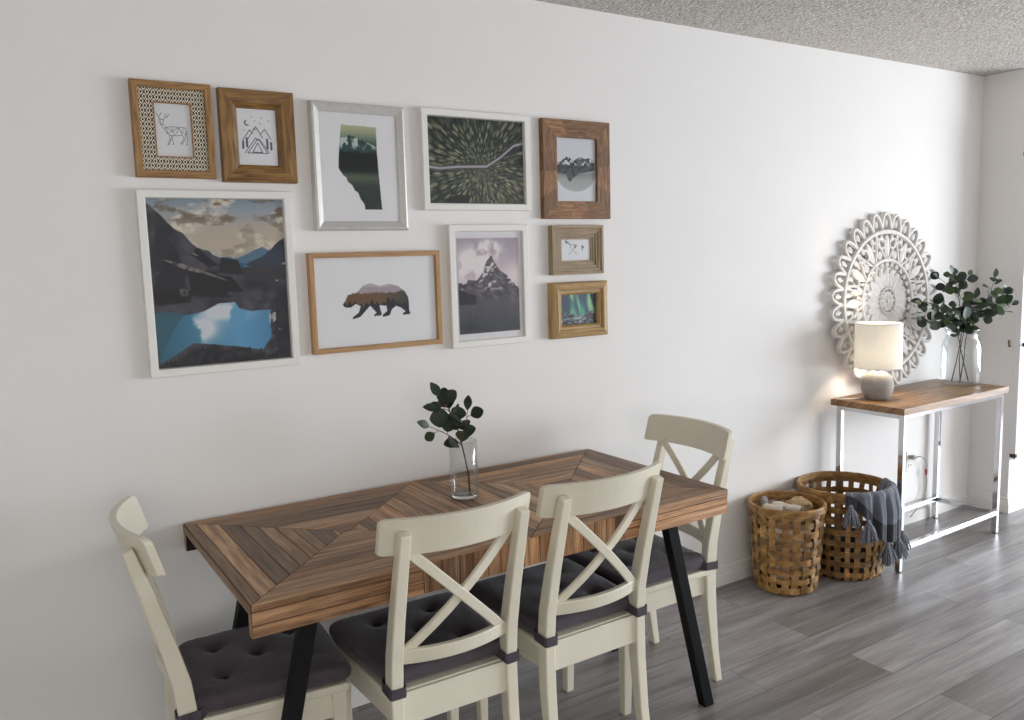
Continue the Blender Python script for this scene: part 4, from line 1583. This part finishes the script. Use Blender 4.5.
def ribbon(b, pts, width, y0, y1, closed=False, taper=False):
    """flat strip of given width in the disc plane, from depth y0 (front) to y1 (back)"""
    n = len(pts)
    rings = []
    for i, p in enumerate(pts):
        t = ((pts[(i + 1) % n] - pts[i - 1]) if closed else (pts[min(i + 1, n - 1)] - pts[max(i - 1, 0)])).normalized()
        s = Vector((t.z, 0, -t.x))
        w = width * (1 - .75 * (i / (n - 1))) if taper else width
        h = w / 2
        rings.append([p + s * h + Vector((0, y0 + .35 * w, 0)), p + s * h * .55 + Vector((0, y0, 0)), p - s * h * .55 + Vector((0, y0, 0)), p - s * h + Vector((0, y0 + .35 * w, 0)), p - s * h + Vector((0, y1, 0)), p + s * h + Vector((0, y1, 0))])
    b.loft(rings, True, closed)


def petal_solid(b, base_r, tip_r, a, w, y0, y1, n=9):
    """pointed oval, ridge along its middle"""
    L, Rr = [], []
    for i in range(n):
        t = i / (n - 1)
        r = base_r + (tip_r - base_r) * t
        hw = w * math.sin(PI * min(1, t * .92 + .04)) ** .8
        L.append(dp(r, a - hw / r, 0))
        Rr.append(dp(r, a + hw / r, 0))
    vs_ = []
    for l, q in zip(L, Rr):
        c = (l + q) / 2
        vs_ += [l + Vector((0, y0 + .004, 0)), c + Vector((0, y0, 0)), q + Vector((0, y0 + .004, 0)), l + Vector((0, y1, 0)), q + Vector((0, y1, 0))]
    fs = []
    for i in range(n - 1):
        a0, b0 = i * 5, i * 5 + 5
        fs += [(a0, a0 + 1, b0 + 1, b0), (a0 + 1, a0 + 2, b0 + 2, b0 + 1), (a0 + 3, a0, b0, b0 + 3), (a0 + 2, a0 + 4, b0 + 4, b0 + 2), (a0 + 4, a0 + 3, b0 + 3, b0 + 4)]
    b.mesh(vs_, fs)


F0, B0 = -.012, .010
circ = lambda r, n=96: [dp(r, 2 * PI * i / n) for i in range(n)]
# outer border: pointed arches, each with an inner drop
b = MB()
NA = 30
for k in range(NA):
    a = 2 * PI * k / NA
    st = PI / NA
    arc = []
    for i in range(13):
        t = -1 + 2 * i / 12
        r = .362 + (.443 - .362) * (1 - abs(t) ** 2.2) ** .8
        arc.append(dp(r, a + st * t * .98))
    ribbon(b, arc, .017, F0, B0)
    petal_solid(b, .372, .418, a, .0115, F0 + .003, B0)
    # knuckles between the arches
    p = dp(.386, a + st)
    b.lathe([(0, -.008), (.008, -.006), (.011, 0), (.008, .006), (0, .008)], 10)
    m_ = len(b.v) - 50
    for i in range(len(b.v) - 50, len(b.v)):
        q = Vector(b.v[i])
        b.v[i] = tuple(p + Vector((q.x, q.z - .001, q.y)))
b.build('outer_border', M['carving'], disc)
b = MB()
ribbon(b, circ(.352), .024, F0 - .003, B0, True)
b.build('outer_ring', M['carving'], disc)
# scroll band: leaves and curls
b = MB()
NS = 12
for k in range(NS):
    a = 2 * PI * k / NS
    st = PI / NS
    petal_solid(b, .215, .338, a, .022, F0 - .001, B0)
    for s in (-1, 1):
        curl = []
        for i in range(16):
            t = i / 15
            ang = t * 4.6
            rad = .040 * (1 - .78 * t)
            c = dp(.285, a + s * st * .98 * .60)
            curl.append(c + Vector((s * rad * math.cos(ang + a * s + .6), 0, rad * math.sin(ang + a * s + .6))))
        ribbon(b, curl, .013, F0, B0)
        ribbon(b, [dp(.215, a + s * st * .25), dp(.245, a + s * st * .55), dp(.29, a + s * st * .85), dp(.342, a + s * st * .98)], .013, F0, B0)
        petal_solid(b, .30, .343, a + s * st * .52, .012, F0, B0)
        petal_solid(b, .216, .262, a + s * st * .92, .014, F0, B0)
b.build('scroll_band', M['carving'], disc)
b = MB()
ribbon(b, circ(.208, 72), .020, F0 - .003, B0, True)
for k in range(28):
    a = 2 * PI * k / 28
    petal_solid(b, .172, .200, a, .013, F0, B0)
b.build('inner_ring', M['carving'], disc)
# centre flower on a solid board
b = MB()
bd = circ(.176, 72)
b.loft([[p + Vector((0, .002, 0)) for p in bd], [p + Vector((0, B0, 0)) for p in bd]])
for k in range(20):
    a = 2 * PI * k / 20
    petal_solid(b, .066, .170, a, .023, -.009, .004)
ribbon(b, circ(.064, 40), .010, -.014, .004, True)
for k in range(12):
    a = 2 * PI * k / 12
    petal_solid(b, .020, .058, a, .012, -.013, .004)
c0 = circ(.020, 24)
b.loft([[p + Vector((0, -.010, 0)) for p in c0], [p + Vector((0, .004, 0)) for p in c0]])
c1 = circ(.012, 24)
b.loft([[p + Vector((0, -.017, 0)) for p in c1], [p + Vector((0, -.009, 0)) for p in c1]])
b.build('centre_flower', M['carving'], disc)


# ------------------------------------------------------------------ baskets
def basket(label, loc, rb, rt, h, nv, rows, gap, seed, strip_h):
    """woven basket: upright strips, level bands waving in and out of them, a doubled rim and a base"""
    r = random.Random(seed)
    t = thing('woven_basket', label, 'basket', loc, 0, 'woven bamboo baskets')
    def rad(z):
        k = z / h
        return rb + (rt - rb) * (k ** .85) - .010 * math.exp(-(k / .06) ** 1.0)
    tone = lambda: (lambda k: (k, k * r.uniform(.92, 1.0), k * r.uniform(.82, .98)))(r.choice([.6, .75, .9, 1.0, 1.15, 1.3]))
    zs = [h * (i + .6) / (rows + .15) for i in range(rows)]
    amp = .0032
    b = MB()
    for k in range(nv):
        a = 2 * PI * (k + r.uniform(-.12, .12)) / nv
        w = 2 * PI * rb / nv * (1 - gap) * r.uniform(.85, 1.15)
        pts = []
        m = rows * 4
        for i in range(m + 1):
            z = .004 + (h - .01) * i / m
            ph = (z / h * (rows + .15) - .6) * PI
            rr_ = rad(z) + amp * math.cos(ph + k * PI)
            aa = a + .004 * math.sin(i)
            pts.append(Vector((rr_ * math.cos(aa), rr_ * math.sin(aa), z)))
        nn = Vector((math.cos(a), math.sin(a), 0))
        b.strip(pts, nn, w, .0022, col=tone())
    for j, z in enumerate(zs):
        n = nv * 4
        tilt, ph0 = r.uniform(-.003, .003), r.random() * 6
        pts, nr = [], []
        for i in range(n):
            a = 2 * PI * i / n
            k = a * nv / (2 * PI)
            rr_ = rad(z) - amp * math.cos(k * PI + j * PI)
            pts.append(Vector((rr_ * math.cos(a), rr_ * math.sin(a), z + tilt * math.sin(a + ph0))))
            nr.append(Vector((math.cos(a), math.sin(a), 0)))
        # break each band into a few overlapping lengths of differing colour
        cuts = sorted(r.sample(range(n), 4))
        for c in range(4):
            i0, i1 = cuts[c], cuts[(c + 1) % 4] + (n if c == 3 else 0)
            ids = [q % n for q in range(i0, i1 + 1)]
            b.strip([pts[q] for q in ids], lambda q, ids=ids: nr[ids[q]], strip_h * r.uniform(.85, 1.12), .0022, col=tone())
    b.build('weave', M['bamboo'], t)
    b = MB()
    n = 72
    for (dr, w) in ((.006, .023), (-.006, .023)):
        rr_ = rad(h) + dr
        pts = [Vector((rr_ * math.cos(2 * PI * i / n), rr_ * math.sin(2 * PI * i / n), h - .010)) for i in range(n)]
        b.strip(pts, lambda i: Vector((math.cos(2 * PI * i / n), math.sin(2 * PI * i / n), 0)), w, .004, col=(1.05, 1.0, .92), closed=True)
    pts = [Vector((rad(h) * math.cos(2 * PI * i / n), rad(h) * math.sin(2 * PI * i / n), h + .002)) for i in range(n)]
    b.tube(pts, .0062, 8, closed=True, col=(1.12, 1.05, .95))
    b.build('rim', M['bamboo'], t)
    b = MB()
    rr_ = rad(0.0)
    b.lathe([(0, .003), (rr_ - .002, .003), (rr_ + .001, .006), (rr_ + .002, .014), (rr_ - .003, .014), (rr_ - .006, .007), (0, .007)], 40)
    b.build('basket_base', M['bamboo'], t)
    return t


B1 = Vector((2.975, -0.180, 0))
B2 = Vector((3.352, -0.205, 0))
basket('smaller woven basket holding cream cloths, in front of the tall one', B1, .134, .162, .390, 20, 9, .34, 3, .026)
basket('larger open-weave basket with a grey throw over its rim beside the console', B2, .170, .206, .415, 26, 8, .40, 4, .026)


def roll(name, label, cat, p0, p1, rad_, mat, group=None, turns=2.2):
    """a rolled cloth: spiral section swept between two points"""
    p0, p1 = Vector(p0), Vector(p1)
    ax = (p1 - p0).normalized()
    s = ax.orthogonal().normalized()
    u = ax.cross(s)
    b = MB()
    n = 44
    prof = []
    for i in range(n + 1):
        a = 2 * PI * turns * i / n
        r = rad_ * (1 - .72 * i / n)
        prof.append((r * math.cos(a), r * math.sin(a)))
    back = []
    for i in range(n, -1, -1):
        a = 2 * PI * turns * i / n
        r = rad_ * (1 - .72 * i / n) - rad_ * .10
        back.append((r * math.cos(a), r * math.sin(a)))
    sec = prof + back
    m = 10
    rings = []
    for j in range(m + 1):
        t = j / m
        c = p0.lerp(p1, t)
        k = 1 + .08 * math.sin(t * 9) - .10 * (abs(t - .5) * 2) ** 6
        rings.append([c - p0 + s * (x * k) + u * (y * k) for x, y in sec])
    b.loft(rings, True, smooth=True)
    o = b.build(name, mat)
    o.location = p0
    return tag(o, label, cat, group)


def crumple(name, label, cat, loc, sx, sy, sz, mat, seed, rot=0.0, group=None):
    """a loosely folded cloth lump with soft creases"""
    b = MB()
    nu, nv = 40, 24
    vs_, fs = [], []
    for j in range(nv + 1):
        th = PI * j / nv
        for i in range(nu):
            ph = 2 * PI * i / nu
            d = Vector((math.sin(th) * math.cos(ph), math.sin(th) * math.sin(ph), math.cos(th)))
            k = 1 + .22 * mnoise.noise(d * 2.2 + Vector((seed, 0, 0))) + .10 * math.sin(6 * d.x + 4 * d.z + seed) * abs(d.y) + .05 * mnoise.noise(d * 7 + Vector((0, seed, 0)))
            vs_.append(Vector((d.x * sx * k, d.y * sy * k, d.z * sz * k)))
    for j in range(nv):
        for i in range(nu):
            q = (i + 1) % nu
            fs.append((j * nu + i, (j + 1) * nu + i, (j + 1) * nu + q, j * nu + q))
    b.mesh(vs_, fs, 0, True)
    o = b.build(name, mat)
    o.location = loc
    o.rotation_euler = (0, 0, rot)
    return tag(o, label, cat, group)


GC = 'cloths in the smaller basket'
crumple('folded_cloth', 'crumpled cream cloth filling the smaller basket, seen through its weave', 'cloth', B1 + Vector((0, 0, .155)), .116, .116, .132, M['cream_cloth'], 2.0, 0, GC)
roll('rolled_cloth', 'rolled cream cloth at the left inside the smaller basket', 'cloth', B1 + Vector((-.062, .078, .350)), B1 + Vector((-.030, -.005, .356)), .033, M['cream_cloth'], GC)
roll('rolled_cloth', 'rolled cream cloth at the middle of the smaller basket', 'cloth', B1 + Vector((.000, .075, .356)), B1 + Vector((.030, -.055, .354)), .030, M['cream_cloth'], GC)
crumple('folded_cloth', 'small grey cloth sticking up among the cream rolls', 'cloth', B1 + Vector((-.022, .108, .366)), .022, .016, .030, M['grey_cloth'], 5.0, .6, GC)
crumple('folded_cloth', 'beige cloth at the right inside the smaller basket', 'cloth', B1 + Vector((.092, -.002, .356)), .036, .055, .040, M['beige_cloth'], 8.0, .3, GC)
crumple('folded_blanket', 'dark blanket lying low inside the larger basket', 'blanket', B2 + Vector((0, 0, .110)), .125, .125, .088, M['navy_cloth'], 11.0, 0)


# throw draped over the rim of the larger basket, with tassels
def mat_throw():
    m, nt, nd, lk, bs = new_mat('grey_woven_throw')
    at = N(nt, 'ShaderNodeAttribute', attribute_name='tone')
    lk.new(at.outputs['Color'], bs.inputs['Base Color'])
    bs.inputs['Roughness'].default_value = .9
    bs.inputs['Sheen Weight'].default_value = .3
    mp = mapping(nt, 'Object', (1, 1, 1))
    n = noise_tex(nt, mp, 400, 2)
    add_bump(nt, bs, n.outputs['Fac'], .4, .002)
    return m


M['throw'] = mat_throw()
throw = thing('throw_blanket', 'dark grey throw with tassels hanging over the larger basket rim', 'blanket', (B2.x, B2.y, 0))
RIM_R, RIM_Z = .206, .412
A0, A1 = R(-143), R(-24)
nu, nv = 76, 44
vs_, fs, cols = [], [], []


def throw_pt(u, v):
    """u along the rim, v from inside the basket over the rim and down"""
    a = A0 + (A1 - A0) * u
    L = v * .40
    inside = .10
    fold = math.sin(u * 2 * PI * 6.3 + .6) + .45 * math.sin(u * 2 * PI * 13.1 + 1.3)
    if L < inside:
        t = (inside - L)
        r, z = RIM_R - .020 - t * .25, RIM_Z + .006 - t * .9
        amp = .003
    elif L < inside + .045:
        t = (L - inside) / .045
        r, z = RIM_R - .020 + .038 * t, RIM_Z + .006 + .012 * math.sin(PI * t)
        amp = .003
    else:
        t = (L - inside - .045)
        r, z = RIM_R + .018 + .010 * math.sin(min(1, t / .1) * PI / 2), RIM_Z + .006 - t
        amp = (.003 + .014 * min(1, t / .10)) * (1 - .7 * math.exp(-((u - .83) / .11) ** 2))
    r += amp * fold
    # lower left hangs shorter
    squeeze = .10 * (v ** 2)
    a = a + squeeze * (.5 - u) * .8
    return Vector((r * math.cos(a), r * math.sin(a), z - (.012 * math.sin(u * 7) * (v > .5) * (v - .5)))), fold


b = MB()
hang = lambda u: .46 + .46 * sm(0.02, .42, np.array(u)).item()
grid = [[throw_pt(i / nu, j / nv * hang(i / nu)) for i in range(nu + 1)] for j in range(nv + 1)]
th = .004
for j in range(nv):
    for i in range(nu):
        v = (j + .5) / nv
        u = (i + .5) / nu
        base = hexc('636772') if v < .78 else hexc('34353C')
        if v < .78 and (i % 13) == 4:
            base = hexc('8F929C')  # lighter streaks are fold highlights painted into the cloth
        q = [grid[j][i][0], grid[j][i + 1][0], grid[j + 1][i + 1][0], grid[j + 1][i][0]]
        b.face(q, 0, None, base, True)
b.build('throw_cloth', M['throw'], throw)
me = bpy.data.objects['throw_cloth'].data
import bmesh
bm = bmesh.new()
bm.from_mesh(me)
bmesh.ops.remove_doubles(bm, verts=bm.verts, dist=.00005)
bm.to_mesh(me)
bm.free()
so = bpy.data.objects['throw_cloth'].modifiers.new('thick', 'SOLIDIFY')
so.thickness = .004
so.offset = 0


def tassel(top, out, L=.085, wid=.030, seed=0):
    r = random.Random(seed)
    b = MB()
    top = Vector(top)
    b.lathe([(0, .004), (.007, .002), (.010, -.008), (.008, -.016), (.010, -.020), (.006, -.022)], 12, 0, 0)
    for k in range(44):
        a, q = r.random() * 2 * PI, math.sqrt(r.random())
        ex, ey = math.cos(a) * q * wid, math.sin(a) * q * wid * .7
        l = L * r.uniform(.86, 1.05) * (1 - .12 * q)
        P = [Vector((ex * .22, ey * .22, -.014)), Vector((ex * .65, ey * .65, -.014 - .4 * (l - .014))), Vector((ex + r.uniform(-.003, .003), ey, -l))]
        b.tube(catmull(P, 3), .0024, 5)
    o = b.build('tassel', M['tassel'], throw)
    o.location = top
    return o


for (u, v, k) in ((.04, .98, 1), (.17, 1.0, 2), (.40, 1.0, 3), (.60, 1.0, 4), (.80, 1.0, 5), (.96, .98, 6)):
    p, _ = throw_pt(u, v * hang(u))
    d = Vector((p.x, p.y, 0)).normalized()
    tassel(p + d * .020 + Vector((0, 0, .004)), d, .106, .054, k)

# ------------------------------------------------------------------ outlet, plug and cords below the console
outlet = thing('wall_outlet', 'white wall outlet under the console table', 'outlet', (4.203, 0, .352))
b = MB()
b.box(-.036, .036, -.006, 0, -.058, .058)
b.build('cover_plate', M['plastic'], outlet, 0.002)
for z in (-.024, .024):
    b = MB()
    b.box(-.017, .017, -.0085, -.005, z - .014, z + .014)
    o = b.build('socket_face', M['plastic'], outlet, 0.003)
    b = MB()
    for x in (-.006, .006):
        b.box(x - .0012, x + .0012, -.0090, -.0083, z - .002, z + .007)
    b.build('socket_slot', M['black'], o)
pc = thing('power_cord', 'grey power cord with a plug and red connector hanging by the wall', 'cord', (4.203, -.0088, .376))
b = MB()
b.box(-.012, .012, -.026, -.0005, -.012, .012)
b.build('plug', M['cord'], pc, 0.004)
b = MB()
b.tube(catmull([(0, -.024, 0), (.03, -.040, .004), (.08, -.030, -.02), (.115, -.022, -.055), (.12, -.018, -.085)], 8), .003, 6)
b.tube(catmull([(.12, -.018, -.115), (.13, -.016, -.16), (.12, -.014, -.22), (.06, -.018, -.285), (-.02, -.020, -.33)], 8), .003, 6)
b.build('cable', M['cord'], pc)
b = MB()
b.tube([(.12, -.018, -.083), (.1205, -.018, -.095), (.121, -.018, -.117)], [.005, .007, .005], 10)
b.build('connector', M['red'], pc)

# ------------------------------------------------------------------ white cupboard door on the jog wall
cup = thing('wall_cupboard', 'white cupboard door with dark knob at the right edge of the view', 'cupboard', (NOOK_X, JOG_Y, .315))
b = MB()
DW, DH = .60, 1.80
b.box(-.004, DW, -.032, -.001, 0, DH)
b.build('door', M['white_paint'], cup, 0.003)
b = MB()
for (x0, x1, z0_, z1_) in ((.10, DW - .10, .12, .80), (.10, DW - .10, .95, DH - .12)):
    for (p0, p1, q0, q1) in ((x0, x1, z0_, z0_ + .02), (x0, x1, z1_ - .02, z1_), (x0, x0 + .02, z0_, z1_), (x1 - .02, x1, z0_, z1_)):
        b.box(p0, p1, -.038, -.032, q0, q1)
b.build('panel_moulding', M['white_paint'], cup, 0.002)
b = MB()
b.lathe([(0, 0), (.012, 0), (.012, .004), (.006, .006), (.006, .018), (.014, .024), (.017, .032), (.014, .040), (0, .043)], 24)
k = b.build('knob', M['dark_metal'], cup)
k.location = (.028, -.032, .645)
k.rotation_euler = (R(90), 0, 0)
for z in (.02, 1.68):
    b = MB()
    b.box(-.006, .012, -.035, -.002, z - .010, z + .010)
    b.tube([(-.007, -.030, z - .014), (-.007, -.030, z + .014)], .0035, 8)
    b.build('hinge', M['dark_metal'], cup, 0.001)
latch = thing('hook_latch', 'small metal hook latch on the nook wall beside the cupboard', 'latch', (NOOK_X, -.200, .965))
b = MB()
b.box(-.003, 0, -.006, .006, -.020, .020)
b.build('latch_plate', M['brass'], latch, 0.001)
b = MB()
b.tube(catmull([(-.004, 0, .012), (-.014, -.001, .014), (-.016, -.004, -.004), (-.012, -.008, -.018), (-.006, -.010, -.012)], 6), .0025, 6)
b.build('hook', M['dark_metal'], latch)
